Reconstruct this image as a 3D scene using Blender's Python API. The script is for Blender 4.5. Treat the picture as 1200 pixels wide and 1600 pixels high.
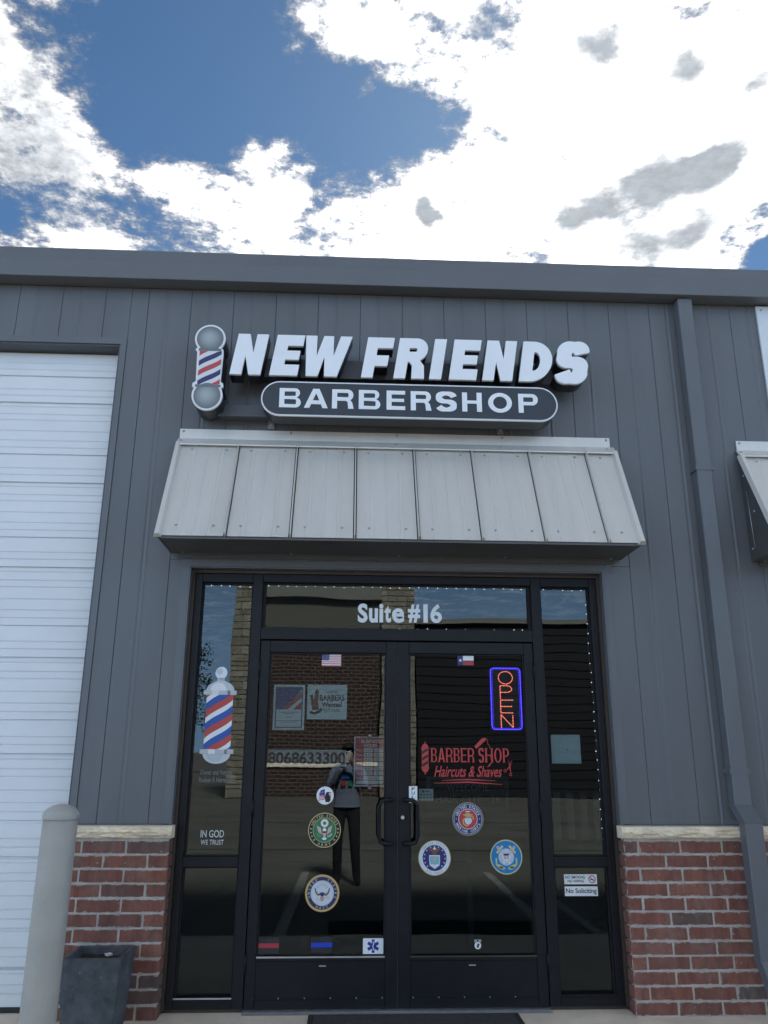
import bpy, bmesh, math, random
from mathutils import noise as mnoise
from mathutils import Vector, Matrix
from mathutils.geometry import tessellate_polygon
random.seed(7)
R = math.radians
scene = bpy.context.scene
for o in list(bpy.data.objects): bpy.data.objects.remove(o)
COL = scene.collection

# ------------------------------------------------------------------ camera
YAW, PIT, ROL, FPX = 0.04439, 0.29139, 0.00518, 1249.3
CAM = Vector((-0.327, -5.16149, 1.43793))
def cam_axes():
    cy, sy, cp, sp = math.cos(YAW), math.sin(YAW), math.cos(PIT), math.sin(PIT)
    f = Vector((sy*cp, cy*cp, sp)); r = Vector((cy, -sy, 0)); u = r.cross(f)
    c, s = math.cos(ROL), math.sin(ROL)
    return f, r*c + u*s, -r*s + u*c
AF, AR, AU = cam_axes()
cd = bpy.data.cameras.new('camera'); cam = bpy.data.objects.new('camera', cd); COL.objects.link(cam)
cam.matrix_world = Matrix(((AR.x, AU.x, -AF.x, CAM.x), (AR.y, AU.y, -AF.y, CAM.y), (AR.z, AU.z, -AF.z, CAM.z), (0, 0, 0, 1)))
cd.sensor_fit = 'VERTICAL'; cd.sensor_height = 24.0; cd.lens = 24.0*FPX/1600.0
cd.clip_start = 0.02; cd.clip_end = 2000
scene.camera = cam
scene.render.resolution_x, scene.render.resolution_y = 768, 1024
def ray(px, py): return (AF*FPX + AR*(px-600) - AU*(py-800))
def P(px, py, y):                       # photo pixel on a wall-parallel plane -> (x, z)
    d = ray(px, py); t = (y-CAM.y)/d.y
    return CAM.x+t*d.x, CAM.z+t*d.z

# ------------------------------------------------------------------ light
SUN_EL, SUN_AZ = R(43), R(13)           # azimuth from +Y towards +X
SUNDIR = Vector((math.sin(SUN_AZ)*math.cos(SUN_EL), math.cos(SUN_AZ)*math.cos(SUN_EL), math.sin(SUN_EL)))
sl = bpy.data.lights.new('sun', 'SUN'); sl.energy = 1.2; sl.angle = R(10); sl.color = (1, .95, .87)
so = bpy.data.objects.new('sun', sl); COL.objects.link(so); so.rotation_euler = (-SUNDIR).to_track_quat('-Z', 'Y').to_euler()
scene.view_settings.view_transform = 'Standard'; scene.view_settings.look = 'None'
scene.view_settings.exposure = 3.85; scene.view_settings.gamma = 1

class NT:
    def __init__(s, nt): s.nt = nt; s.L = nt.links
    def n(s, t, **k):
        nd = s.nt.nodes.new(t)
        for a, b in k.items(): setattr(nd, a, b)
        return nd
    def put(s, sock, v):
        if hasattr(v, 'is_linked') or isinstance(v, bpy.types.NodeSocket): s.L.new(v, sock)
        elif v is not None: sock.default_value = v
    def m(s, op, a, b=None, c=None, clamp=False):
        nd = s.n('ShaderNodeMath', operation=op); nd.use_clamp = clamp
        for i, v in enumerate((a, b, c)):
            if v is not None: s.put(nd.inputs[i], v)
        return nd.outputs[0]
    def mix(s, f, a, b, mode='MIX'):
        nd = s.n('ShaderNodeMix', data_type='RGBA', blend_type=mode)
        s.put(nd.inputs[0], f); s.put(nd.inputs[6], a); s.put(nd.inputs[7], b); return nd.outputs[2]
    def noise(s, vec, scale, detail=4, rough=.5, dist=0):
        nd = s.n('ShaderNodeTexNoise'); s.put(nd.inputs['Vector'], vec)
        nd.inputs['Scale'].default_value = scale; nd.inputs['Detail'].default_value = detail
        nd.inputs['Roughness'].default_value = rough; nd.inputs['Distortion'].default_value = dist
        return nd.outputs[0]
    def sm(s, v, a, b, lo=0., hi=1.):
        nd = s.n('ShaderNodeMapRange', interpolation_type='SMOOTHSTEP'); s.put(nd.inputs[0], v)
        for i, x in enumerate((a, b, lo, hi)): nd.inputs[i+1].default_value = x
        return nd.outputs[0]
    def mapping(s, vec, scale):
        nd = s.n('ShaderNodeMapping'); s.put(nd.inputs[0], vec); nd.inputs['Scale'].default_value = scale; return nd.outputs[0]

scene.cycles.max_bounces = 6; scene.cycles.diffuse_bounces = 3; scene.cycles.glossy_bounces = 4; scene.cycles.transparent_max_bounces = 10
world = bpy.data.worlds.new('World'); scene.world = world; world.use_nodes = True
def build_sky():
    W = NT(world.node_tree); world.node_tree.nodes.clear()
    sky = W.n('ShaderNodeTexSky', sky_type='NISHITA'); sky.sun_disc = False
    sky.sun_elevation = SUN_EL; sky.sun_rotation = SUN_AZ
    sky.air_density = 1.0; sky.dust_density = 0.3; sky.ozone_density = 2.2; sky.altitude = 900
    tc = W.n('ShaderNodeTexCoord'); D = tc.outputs['Generated']
    sep = W.n('ShaderNodeSeparateXYZ'); W.L.new(D, sep.inputs[0])
    z = W.m('MAXIMUM', sep.outputs[2], .06)
    u = W.m('DIVIDE', sep.outputs[0], z); v = W.m('DIVIDE', sep.outputs[1], z)
    cb = W.n('ShaderNodeCombineXYZ'); W.put(cb.inputs[0], u); W.put(cb.inputs[1], v); uv = cb.outputs[0]
    # domain warp for ragged edges
    wn = W.n('ShaderNodeTexNoise'); W.put(wn.inputs['Vector'], uv); wn.inputs['Scale'].default_value = 9; wn.inputs['Detail'].default_value = 3
    wv = W.n('ShaderNodeVectorMath', operation='MULTIPLY_ADD'); W.put(wv.inputs[0], wn.outputs['Color'])
    wv.inputs[1].default_value = (.09, .09, 0); W.put(wv.inputs[2], uv); uvw = wv.outputs[0]
    def pix(px, py):
        d = ray(px, py); return d.x/d.z, d.y/d.z
    def blob(px, py, rx, ry, w, vec=uvw, off=.045):
        a = Vector(pix(px, py)); ru = (Vector(pix(px+rx, py))-a).length; rv = (Vector(pix(px, py+ry))-a).length
        sb = W.n('ShaderNodeVectorMath', operation='SUBTRACT'); W.put(sb.inputs[0], vec); sb.inputs[1].default_value = (a.x+off, a.y+off, 0)
        ml = W.n('ShaderNodeVectorMath', operation='MULTIPLY'); W.put(ml.inputs[0], sb.outputs[0]); ml.inputs[1].default_value = (1/ru, 1/rv, 0)
        ln = W.n('ShaderNodeVectorMath', operation='LENGTH'); W.put(ln.inputs[0], ml.outputs[0])
        return W.sm(ln.outputs['Value'], 0, 1.8, w, 0)
    cov = .10
    for b in ((240, 120, 150, 130, -.86), (400, 150, 165, 130, -.72), (330, 40, 120, 80, -.8), (560, 215, 100, 70, -.8), (675, 190, 62, 42, -.62),
              (190, 240, 60, 60, -.55), (230, 345, 110, 40, -.5), (30, 335, 60, 40, -.45), (500, 120, 70, 60, -.2), (715, 318, 34, 26, -.62), (1078, 22, 34, 26, -.62), (1205, 385, 20, 40, -.8),
              (30, 130, 140, 210, .62), (140, 270, 50, 60, .35), (250, 275, 55, 42, .95), (430, 335, 180, 80, .7), (410, 215, 45, 36, .55), (600, 60, 130, 120, .34),
              (980, 200, 300, 330, .85), (130, 372, 130, 26, .55), (470, 60, 90, 70, .75), (1060, 330, 130, 100, .7), (1150, 60, 90, 60, .4), (430, 250, 110, 40, .35), (385, 95, 26, 18, .5), (265, 138, 18, 22, .5), (150, 210, 50, 60, .4), (570, 150, 40, 30, .35), (680, 340, 100, 80, .6)):
        cov = W.m('ADD', cov, blob(*b))
    n1 = W.noise(uv, 4.2, 9, .64); n2 = W.noise(uv, 24, 6, .70)
    den = W.m('ADD', W.m('MULTIPLY', W.m('SUBTRACT', n1, .5), 2.7), cov)
    den = W.m('ADD', den, W.m('MULTIPLY', W.m('SUBTRACT', n2, .5), 1.9))
    mask = W.sm(den, -.10, .65)
    # thick parts go grey: a few cores in view, plus noise everywhere
    gr = W.m('MULTIPLY', W.sm(n1, .50, .72), .30)
    for b in ((1065, 275, 60, 42, 1.0), (1120, 255, 36, 40, .9), (990, 300, 50, 40, .85), (1030, 378, 85, 30, 1.0), (1115, 335, 40, 40, .8), (895, 335, 42, 36, 1.0), (750, 45, 46, 28, 1.1), (930, 65, 55, 34, 1.0), (1075, 112, 56, 26, 1.1),
              (1198, 110, 25, 40, 1.0), (668, 327, 19, 22, 1.1), (518, 303, 18, 14, .9), (1150, 30, 40, 24, .6), (20, 190, 120, 130, .62), (110, 290, 60, 60, .45)):
        gr = W.m('ADD', gr, blob(*b))
    gr = W.sm(W.m('ADD', gr, W.m('MULTIPLY', W.m('ADD', W.m('MULTIPLY', W.m('SUBTRACT', n1, .5), .6), W.m('SUBTRACT', n1, .5)), 1.7)), .0, 1.05)
    dt = W.n('ShaderNodeVectorMath', operation='DOT_PRODUCT'); W.put(dt.inputs[0], D); dt.inputs[1].default_value = SUNDIR
    fw = W.m('POWER', W.m('MAXIMUM', dt.outputs['Value'], 0), 5)
    bright = W.m('MULTIPLY_ADD', fw, 1.2, .82)          # clouds scatter forward round the sun
    bright = W.m('ADD', bright, W.sm(dt.outputs['Value'], .80, .05, 0, 4.6))   # and show their lit side away from it, boosted as fill for the facade
    tex = W.m('MULTIPLY_ADD', W.sm(den, .05, 1.0), .86, .16)
    bright = W.m('MULTIPLY', bright, tex)
    cc = W.n('ShaderNodeCombineColor')
    for i, k in enumerate((1., 1., 1.0)): W.put(cc.inputs[i], W.m('MULTIPLY', bright, k))
    gl_ = W.m('MULTIPLY_ADD', W.sm(n2, .3, .7), .25, .9)
    gc = W.n('ShaderNodeCombineColor')
    for i, k in enumerate((.335, .365, .40)): W.put(gc.inputs[i], W.m('MULTIPLY', gl_, k))
    cloud = W.mix(gr, cc.outputs[0], gc.outputs[0])
    clear = W.mix(1., sky.outputs[0], (.0395, .0545, .0615, 1), 'MULTIPLY')
    col = W.mix(mask, clear, cloud)
    hz = W.sm(sep.outputs[2], .50, .0, 0, .85)             # low sky brightened bluish towards the horizon, added fill for the facade
    col = W.mix(hz, col, (.95, 1.6, 2.5, 1))
    bg = W.n('ShaderNodeBackground'); W.put(bg.inputs[0], col); bg.inputs[1].default_value = .1
    out = W.n('ShaderNodeOutputWorld'); W.L.new(bg.outputs[0], out.inputs[0])
build_sky()
world.cycles.sampling_method = 'MANUAL'; world.cycles.sample_map_resolution = 512

# ------------------------------------------------------------------ materials
MATS = {}
def mat(name, color, rough=.5, metal=0., var=.0, vscale=6., bump=0., bscale=40., spec=.5, obvar=None, emit=None, stretch=None, fine=0., spots=None, coat=0.):
    if name in MATS: return MATS[name]
    m = bpy.data.materials.new(name); m.use_nodes = True; T = NT(m.node_tree)
    b = m.node_tree.nodes['Principled BSDF']; b.inputs['Roughness'].default_value = rough; b.inputs['Metallic'].default_value = metal
    b.inputs['Specular IOR Level'].default_value = spec; b.inputs['Coat Weight'].default_value = coat
    c = (*color, 1); geo = T.n('ShaderNodeNewGeometry'); pos = geo.outputs['Position']
    cur = None
    if obvar:
        oi = T.n('ShaderNodeObjectInfo'); rp = T.n('ShaderNodeValToRGB'); rp.color_ramp.interpolation = 'LINEAR'
        while len(rp.color_ramp.elements) < len(obvar): rp.color_ramp.elements.new(.5)
        for i, (p_, c_) in enumerate(obvar): rp.color_ramp.elements[i].position = p_; rp.color_ramp.elements[i].color = (*c_, 1)
        T.L.new(oi.outputs['Random'], rp.inputs[0]); cur = rp.outputs[0]
    vec = T.mapping(pos, stretch) if stretch else pos
    if var:
        nz = T.noise(vec, vscale, 6, .6)
        cur = T.mix(T.sm(nz, .3, .7), cur or c, cur or c)
        dk = T.n('ShaderNodeHueSaturation'); T.put(dk.inputs['Color'], cur); T.put(dk.inputs['Value'], T.sm(nz, .25, .75, 1-var, 1+var)); cur = dk.outputs[0]
    if fine:
        nf = T.noise(pos, 320, 2, .6)
        dk = T.n('ShaderNodeHueSaturation'); T.put(dk.inputs['Color'], cur or c); T.put(dk.inputs['Value'], T.sm(nf, .3, .7, 1-fine, 1+fine)); cur = dk.outputs[0]
    if spots:
        sc, th, scol = spots
        cur = T.mix(T.sm(T.noise(pos, sc, 5, .7), th, th+.06), cur or c, (*scol, 1))
    if cur is None: b.inputs['Base Color'].default_value = c
    else: T.put(b.inputs['Base Color'], cur)
    if bump:
        bp = T.n('ShaderNodeBump'); bp.inputs['Strength'].default_value = 1; bp.inputs['Distance'].default_value = bump
        T.put(bp.inputs['Height'], T.noise(vec, bscale, 5, .6)); T.put(b.inputs['Normal'], bp.outputs[0])
    if emit:
        b.inputs['Emission Color'].default_value = (*emit[0], 1); b.inputs['Emission Strength'].default_value = emit[1]
    MATS[name] = m; return m
M_SIDING = mat('charcoal_painted_steel', (.132, .138, .148), .42, var=.09, vscale=3.2, stretch=(1, 1, .12), bump=.004, bscale=1.6, fine=.03)
M_TRIM = mat('charcoal_trim_steel', (.133, .140, .151), .40, var=.06, vscale=2.0, bump=.002, bscale=3)
M_SOFFIT = mat('charcoal_soffit', (.08, .088, .105), .5, var=.06)
M_GARAGE = mat('white_door_steel', (.78, .80, .82), .42, var=.03, vscale=2.5, bump=.0015, bscale=4)
M_HEADSEAL = mat('dark_door_header', (.09, .09, .09), .6, var=.1)
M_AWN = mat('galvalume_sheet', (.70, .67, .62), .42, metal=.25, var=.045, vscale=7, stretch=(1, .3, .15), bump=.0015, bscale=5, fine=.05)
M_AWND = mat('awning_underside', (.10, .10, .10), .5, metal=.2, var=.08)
M_SCREW = mat('zinc_screw', (.45, .45, .45), .4, metal=.8)
M_BRICK = mat('red_brick', (.17, .06, .05), .9, var=.26, vscale=22, stretch=(1, 1, .25), bump=.0035, bscale=130, fine=.16,
              obvar=[(0, (.225, .088, .062)), (.35, (.185, .072, .054)), (.6, (.245, .098, .066)), (.85, (.17, .074, .058)), (.95, (.14, .084, .070)), (1, (.115, .088, .08))], spots=(34, .63, (.36, .31, .28)))
def brick_smear():
    m = M_BRICK; nt = m.node_tree; T = NT(nt); b = nt.nodes['Principled BSDF']; src = b.inputs['Base Color'].links[0].from_socket
    tc = T.n('ShaderNodeTexCoord'); sp = T.n('ShaderNodeSeparateXYZ'); T.L.new(tc.outputs['Object'], sp.inputs[0]); geo = T.n('ShaderNodeNewGeometry')
    e = T.m('MINIMUM', T.m('MINIMUM', sp.outputs[2], T.m('SUBTRACT', .0675, sp.outputs[2])), sp.outputs[0])
    n = T.noise(geo.outputs['Position'], 26, 6, .7)
    thr = T.m('MULTIPLY', T.m('SUBTRACT', n, .47), .045)
    f = T.sm(T.m('SUBTRACT', e, thr), -.0025, .0025, .85, 0); ns = T.n('ShaderNodeSeparateXYZ'); T.L.new(geo.outputs['True Normal'], ns.inputs[0]); f = T.m('MULTIPLY', f, T.sm(ns.outputs[1], -.3, -.7))
    dust = T.m('MULTIPLY', T.sm(T.noise(geo.outputs['Position'], 9, 4, .6), .45, .75), .22)
    T.put(b.inputs['Base Color'], T.mix(f, T.mix(dust, src, (.30, .25, .22, 1)), (.44, .41, .37, 1)))
brick_smear()
M_MORTAR = mat('grey_mortar', (.46, .425, .375), .95, var=.2, vscale=14, bump=.006, bscale=70, fine=.1)
M_STONE = mat('cream_cut_stone', (.86, .72, .52), .9, var=.16, vscale=9, bump=.004, bscale=60, fine=.08)
M_FRAME = mat('black_anodised_aluminium', (.013, .013, .016), .42, spec=.25, var=.15, vscale=8, fine=.08)
M_FRAMEB = mat('bronze_subframe', (.06, .042, .033), .55, var=.2, vscale=5)
M_DARKSEAL = mat('black_gasket', (.008, .008, .009), .7)
M_ALU = mat('mill_aluminium', (.62, .63, .66), .35, metal=.8, var=.1, vscale=20)
M_CONC = mat('walkway_concrete', (.80, .68, .54), .92, var=.14, vscale=3, bump=.003, bscale=60, fine=.08, spots=(5, .70, (.28, .25, .21)))
M_LOT = mat('lot_concrete', (.125, .123, .108), .95, var=.22, vscale=.7, bump=.004, bscale=30, fine=.06)
M_PAINT = mat('white_road_paint', (.33, .33, .31), .8, var=.2, vscale=8)
M_RUBBER = mat('ribbed_rubber', (.035, .035, .035), .9, var=.2, vscale=60)
M_BOLL = mat('taupe_bollard_paint', (.42, .395, .35), .5, var=.08, vscale=7, bump=.001, bscale=30, fine=.04, spots=(22, .70, (.27, .25, .22)))
M_PLANT = mat('slate_fibre_clay', (.080, .090, .099), .8, var=.40, vscale=11, bump=.004, bscale=45, fine=.2, spots=(30, .645, (.19, .21, .22)))
M_SOIL = mat('dry_soil', (.03, .024, .018), 1, var=.4, vscale=40, bump=.01, bscale=60)
M_SIGNF = mat('sign_white_acrylic', (.88, .90, .93), .28, var=.02, vscale=5)
M_SIGNE = mat('sign_white_trim', (.80, .81, .83), .4)
M_SIGNR = mat('sign_black_return', (.014, .015, .018), .35)
M_SIGNN = mat('sign_charcoal_face', (.032, .040, .052), .3, var=.04)
M_RACE = mat('raceway_grey', (.085, .09, .105), .45, var=.06)
M_BRACK = mat('galvanised_bracket', (.3, .3, .3), .5, metal=.5)
M_DARKIN = mat('dark_interior', (.018, .018, .018), .8)
M_PLANKW = mat('white_plank', (.30, .32, .32), .6)
M_CHALK = mat('chalkboard', (.02, .02, .022), .7)
def ink(c, rough=.45, emit=None):
    return mat('ink_%02x%02x%02x' % tuple(int(min(1, max(0, x))*255) for x in c)+('e' if emit else ''), c, rough, emit=emit)
WHITE, BLACK, RED, NAVY, BLUE, GOLD = (.85, .87, .89), (.012, .012, .014), (.52, .06, .06), (.035, .04, .19), (.03, .10, .50), (.70, .50, .20)
# glass: coated tinted pane, part mirror, part see-through
def make_glass():
    m = bpy.data.materials.new('tinted_glass'); m.use_nodes = True; nt = m.node_tree; T = NT(nt)
    nt.nodes.remove(nt.nodes['Principled BSDF']); out = nt.nodes['Material Output']
    tr = T.n('ShaderNodeBsdfTransparent'); tr.inputs[0].default_value = (.74, .79, .79, 1)
    gl = T.n('ShaderNodeBsdfGlossy'); gl.inputs['Roughness'].default_value = .0; gl.inputs[0].default_value = (.93, .97, 1, 1)
    fr = T.n('ShaderNodeFresnel'); fr.inputs[0].default_value = 1.5
    geo = T.n('ShaderNodeNewGeometry'); bp = T.n('ShaderNodeBump'); bp.inputs['Distance'].default_value = .0013
    T.put(bp.inputs['Height'], T.noise(geo.outputs['Position'], 1.6, 1, .4)); T.put(gl.inputs['Normal'], bp.outputs[0])
    f = T.m('ADD', T.m('MULTIPLY', fr.outputs[0], .5), .019, clamp=True)
    mx = T.n('ShaderNodeMixShader'); T.put(mx.inputs[0], f); T.L.new(tr.outputs[0], mx.inputs[1]); T.L.new(gl.outputs[0], mx.inputs[2])
    T.L.new(mx.outputs[0], out.inputs[0]); return m
M_GLASS = make_glass()

# ------------------------------------------------------------------ object helpers
def new_mesh(name, verts, faces):
    me = bpy.data.meshes.new(name); me.from_pydata(verts, [], faces); me.validate(); me.update(); return me
def bm_mesh(bm, name='m', smooth=False):
    bmesh.ops.recalc_face_normals(bm, faces=bm.faces[:])
    me = bpy.data.meshes.new(name); bm.to_mesh(me); bm.free()
    if smooth:
        for p in me.polygons: p.use_smooth = True
    return me
def box(bm, x0, x1, y0, y1, z0, z1):
    vs = [bm.verts.new(v) for v in ((x0, y0, z0), (x1, y0, z0), (x1, y1, z0), (x0, y1, z0), (x0, y0, z1), (x1, y0, z1), (x1, y1, z1), (x0, y1, z1))]
    for f in ((0, 3, 2, 1), (4, 5, 6, 7), (0, 1, 5, 4), (1, 2, 6, 5), (2, 3, 7, 6), (3, 0, 4, 7)): bm.faces.new([vs[i] for i in f])
    return vs
def boxes(*bs, bevel=0., seg=1):
    bm = bmesh.new()
    for b in bs: box(bm, *b)
    if bevel: bmesh.ops.bevel(bm, geom=bm.edges[:], offset=bevel, segments=seg, affect='EDGES', profile=.5)
    return bm_mesh(bm)
def prism(loop, axis, a0, a1):          # extrude a closed 2-D loop along an axis
    f = {'x': lambda p, t: (t, p[0], p[1]), 'y': lambda p, t: (p[0], t, p[1]), 'z': lambda p, t: (p[0], p[1], t)}[axis]
    bm = bmesh.new(); n = len(loop)
    A = [bm.verts.new(f(p, a0)) for p in loop]; B = [bm.verts.new(f(p, a1)) for p in loop]
    for i in range(n): bm.faces.new((A[i], A[(i+1) % n], B[(i+1) % n], B[i]))
    for k in tessellate_polygon([[Vector((p[0], p[1], 0)) for p in loop]]):
        bm.faces.new([A[i] for i in k]); bm.faces.new([B[i] for i in k])
    return bm_mesh(bm)
def tube(path, rad, n=10, smooth=True, cap=True):
    bm = bmesh.new(); rings = []; pts = [Vector(p) for p in path]
    up = Vector((0, 0, 1))
    for i, p in enumerate(pts):
        t = (pts[min(i+1, len(pts)-1)]-pts[max(i-1, 0)]).normalized()
        a = t.cross(up if abs(t.z) < .95 else Vector((0, 1, 0))).normalized(); b = t.cross(a)
        r = rad[i] if isinstance(rad, (list, tuple)) else rad
        rings.append([bm.verts.new(p+(a*math.cos(k*math.tau/n)+b*math.sin(k*math.tau/n))*r) for k in range(n)])
    for a, b in zip(rings, rings[1:]):
        for k in range(n): bm.faces.new((a[k], a[(k+1) % n], b[(k+1) % n], b[k]))
    if cap: bm.faces.new(rings[0]); bm.faces.new(rings[-1])
    return bm_mesh(bm, smooth=smooth)
def lathe(prof, n=28, smooth=True):
    bm = bmesh.new(); rings = []
    for r, z in prof: rings.append([bm.verts.new((r*math.cos(k*math.tau/n), r*math.sin(k*math.tau/n), z)) for k in range(n)] if r > 1e-6 else [bm.verts.new((0, 0, z))])
    for a, b in zip(rings, rings[1:]):
        for k in range(n):
            q = [a[k % len(a)], a[(k+1) % n % len(a)], b[(k+1) % n % len(b)], b[k % len(b)]]
            q = list(dict.fromkeys(q))
            if len(q) > 2: bm.faces.new(q)
    return bm_mesh(bm, smooth=smooth)
WL = {}
def put(name, me, m, parent=None, loc=(0, 0, 0), rot=None, label=None):
    o = bpy.data.objects.new(name, me); COL.objects.link(o); o.location = loc
    if rot: o.rotation_euler = rot
    if m and me and not me.materials: me.materials.append(m)
    if parent:
        o.parent = parent; o.matrix_parent_inverse = Matrix.Translation(-WL[parent])
    WL[o] = Vector(loc) if not rot else Vector(loc)
    if label: o['label'] = label
    return o
def tag(o, label, cat, group=None):
    o['label'] = label; o['category'] = cat
    if group: o['group'] = group
    return o
def thing(name, label, cat, loc=(0, 0, 0), group=None):
    return tag(put(name, None, None, loc=loc), label, cat, group)
def struct(name, me, m):
    o = put(name, me, m); o['kind'] = 'structure'; return o
def arc(cx, cy, rx, ry, a0, a1, n=10):
    return [(cx+rx*math.cos(R(a0+(a1-a0)*i/n)), cy+ry*math.sin(R(a0+(a1-a0)*i/n))) for i in range(n+1)]

# ------------------------------------------------------------------ glyphs for the sign lettering (unit height)
def glyph(ch, w, s, h):
    m0, m1 = .5-h*.42, .5+h*.42
    if ch == 'I': return [[(0, 0), (s, 0), (s, 1), (0, 1)]]
    if ch == 'N': k = .54 if s > .3*w else .40; return [[(0, 0), (0, 1), (s*1.02, 1), (w-s, k), (w-s, 1), (w, 1), (w, 0), (w-s*1.02, 0), (s, 1-k), (s, 0)]]
    if ch == 'E': return [[(0, 0), (w, 0), (w, h), (s, h), (s, m0), (w*.94, m0), (w*.94, m1), (s, m1), (s, 1-h), (w, 1-h), (w, 1), (0, 1)]]
    if ch == 'F': return [[(0, 0), (s, 0), (s, m0-.10), (w*.90, m0-.10), (w*.90, m1-.06), (s, m1-.06), (s, 1-h), (w, 1-h), (w, 1), (0, 1)]]
    if ch == 'H': return [[(0, 0), (s, 0), (s, m0), (w-s, m0), (w-s, 0), (w, 0), (w, 1), (w-s, 1), (w-s, m1), (s, m1), (s, 1), (0, 1)]]
    if ch == 'W': return [[(a*w, b) for a, b in ((0, 1), (.24, 1), (.31, .5), (.39, 1), (.60, 1), (.67, .5), (.75, 1), (1, 1), (.82, 0), (.55, 0), (.48, .48), (.41, 0), (.16, 0))]]
    if ch == 'A':
        t = s*.62; return [[(0, 0), (s*1.05, 0), (s*1.05+.07*w, .2), (w-s*1.05-.07*w, .2), (w-s*1.05, 0), (w, 0), (w/2+t, 1), (w/2-t, 1)],
                           [(s*1.05+.135*w, .2+h), (w/2, .86-h*.5), (w-s*1.05-.135*w, .2+h)]]
    if ch == 'O':
        return [arc(w/2, .5, w/2, .52, 0, 360, 40)[:-1], arc(w/2, .5, w/2-s, .52-h, 0, 360, 40)[:-1]]
    if ch == 'D':
        r = min(w-s*.6, .5)*.95
        return [[(0, 0), (0, 1)]+arc(w-r, .5, r, .5, 90, -90, 20), [(s, h), (s, 1-h)]+arc(max(w-r, s+.01), .5, w-s*.98-max(w-r, s+.01), .5-h, 90, -90, 16)]
    if ch in 'PR':
        yb = .40 if ch == 'P' else .42; ry = (1-yb)/2; r = ry*.95; cx = w*.98-r; hh = h*.92
        hole = [(s, yb+hh), (s, 1-hh)]+arc(cx, (1+yb)/2, max(r-s*.95, .04), ry-hh, 90, -90, 12)
        if ch == 'P': out = [(0, 0), (0, 1)]+arc(cx, (1+yb)/2, r, ry, 90, -90, 18)+[(s, yb), (s, 0)]
        else: out = [(0, 0), (0, 1)]+arc(cx, (1+yb)/2, r, ry, 90, -62, 16)+[(w*.93, yb-.10), (w, 0), (w-s*1.08, 0), (w-s*1.2, yb-.09), (w-s*1.45, yb-.015), (s, yb-.015), (s, 0)]
        return [out, hole]
    if ch == 'B':
        ym = .52; hh = h*.88; r1 = (1-ym)/2*.95; r2 = ym/2*.98; c1 = w*.95-r1; c2 = w-r2
        return [[(0, 0), (0, 1)]+arc(c1, (1+ym)/2, r1, (1-ym)/2, 90, -70, 12)+arc(c2, ym/2, r2, ym/2, 70, -90, 14),
                [(s, ym+hh*.4), (s, 1-hh)]+arc(c1, (1+ym)/2+hh*-.25, max(r1-s*.9, .03), (1-ym)/2-hh*.72, 90, -90, 8),
                [(s, hh), (s, ym-hh*.5)]+arc(c2, ym/2+hh*.2, max(r2-s*.9, .03), ym/2-hh*.75, 90, -90, 8)]
    if ch == 'S':
        ry = (1.04-h)/4; rx = (w-s)/2; cu, cl = 1.02-h/2-ry, -.02+h/2+ry; path = []
        for a, x, y in [(a, w/2+rx*math.cos(R(a)), cu+ry*math.sin(R(a))) for a in range(8, 266, 10)]: path.append((x, y, a))
        for a, x, y in [(a, w/2+rx*math.cos(R(a)), cl+ry*math.sin(R(a))) for a in range(86, -173, -10)]: path.append((x, y, a))
        n = len(path); Lp, Rp = [], []
        for i, (x, y, a) in enumerate(path):
            x0, y0, _ = path[max(i-1, 0)]; x1, y1, _ = path[min(i+1, n-1)]
            tx, ty = x1-x0, y1-y0; l = math.hypot(tx, ty) or 1; nx, ny = -ty/l, tx/l
            th = (abs(nx)*s+abs(ny)*h)/2*(.98)
            Lp.append((x+nx*th, y+ny*th)); Rp.append((x-nx*th, y-ny*th))
        return [Lp+Rp[::-1]]
    return []
def ext_letter(loops, height, depth, shear=0., bevel=0.):
    c = bpy.data.curves.new('g', 'CURVE'); c.dimensions = '2D'; c.fill_mode = 'BOTH'; c.extrude = depth/2-bevel; c.bevel_depth = bevel; c.bevel_resolution = 1
    c.offset = -bevel
    for lp in loops:
        s = c.splines.new('POLY'); s.points.add(len(lp)-1); s.use_cyclic_u = True
        for p_, (x, y) in zip(s.points, lp): p_.co = ((x+shear*y)*height, y*height, 0, 1)
    o = bpy.data.objects.new('g', c); me = bpy.data.meshes.new_from_object(o)
    bpy.data.objects.remove(o)
    for v in me.vertices: v.co = (v.co.x, -v.co.z, v.co.y)
    me.materials.clear(); return me
FONT = {}
def text_tris(body, bold=0., shear=0.):
    k = (body, bold, shear)
    if k not in FONT:
        c = bpy.data.curves.new('t', 'FONT'); c.body = body; c.size = 1; c.offset = bold; c.shear = shear; c.resolution_u = 4
        o = bpy.data.objects.new('t', c); me = bpy.data.meshes.new_from_object(o)
        V = [(v.co.x, v.co.y) for v in me.vertices]; F = [tuple(p.vertices) for p in me.polygons]
        bpy.data.objects.remove(o); bpy.data.meshes.remove(me); FONT[k] = (V, F)
    return FONT[k]
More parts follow.
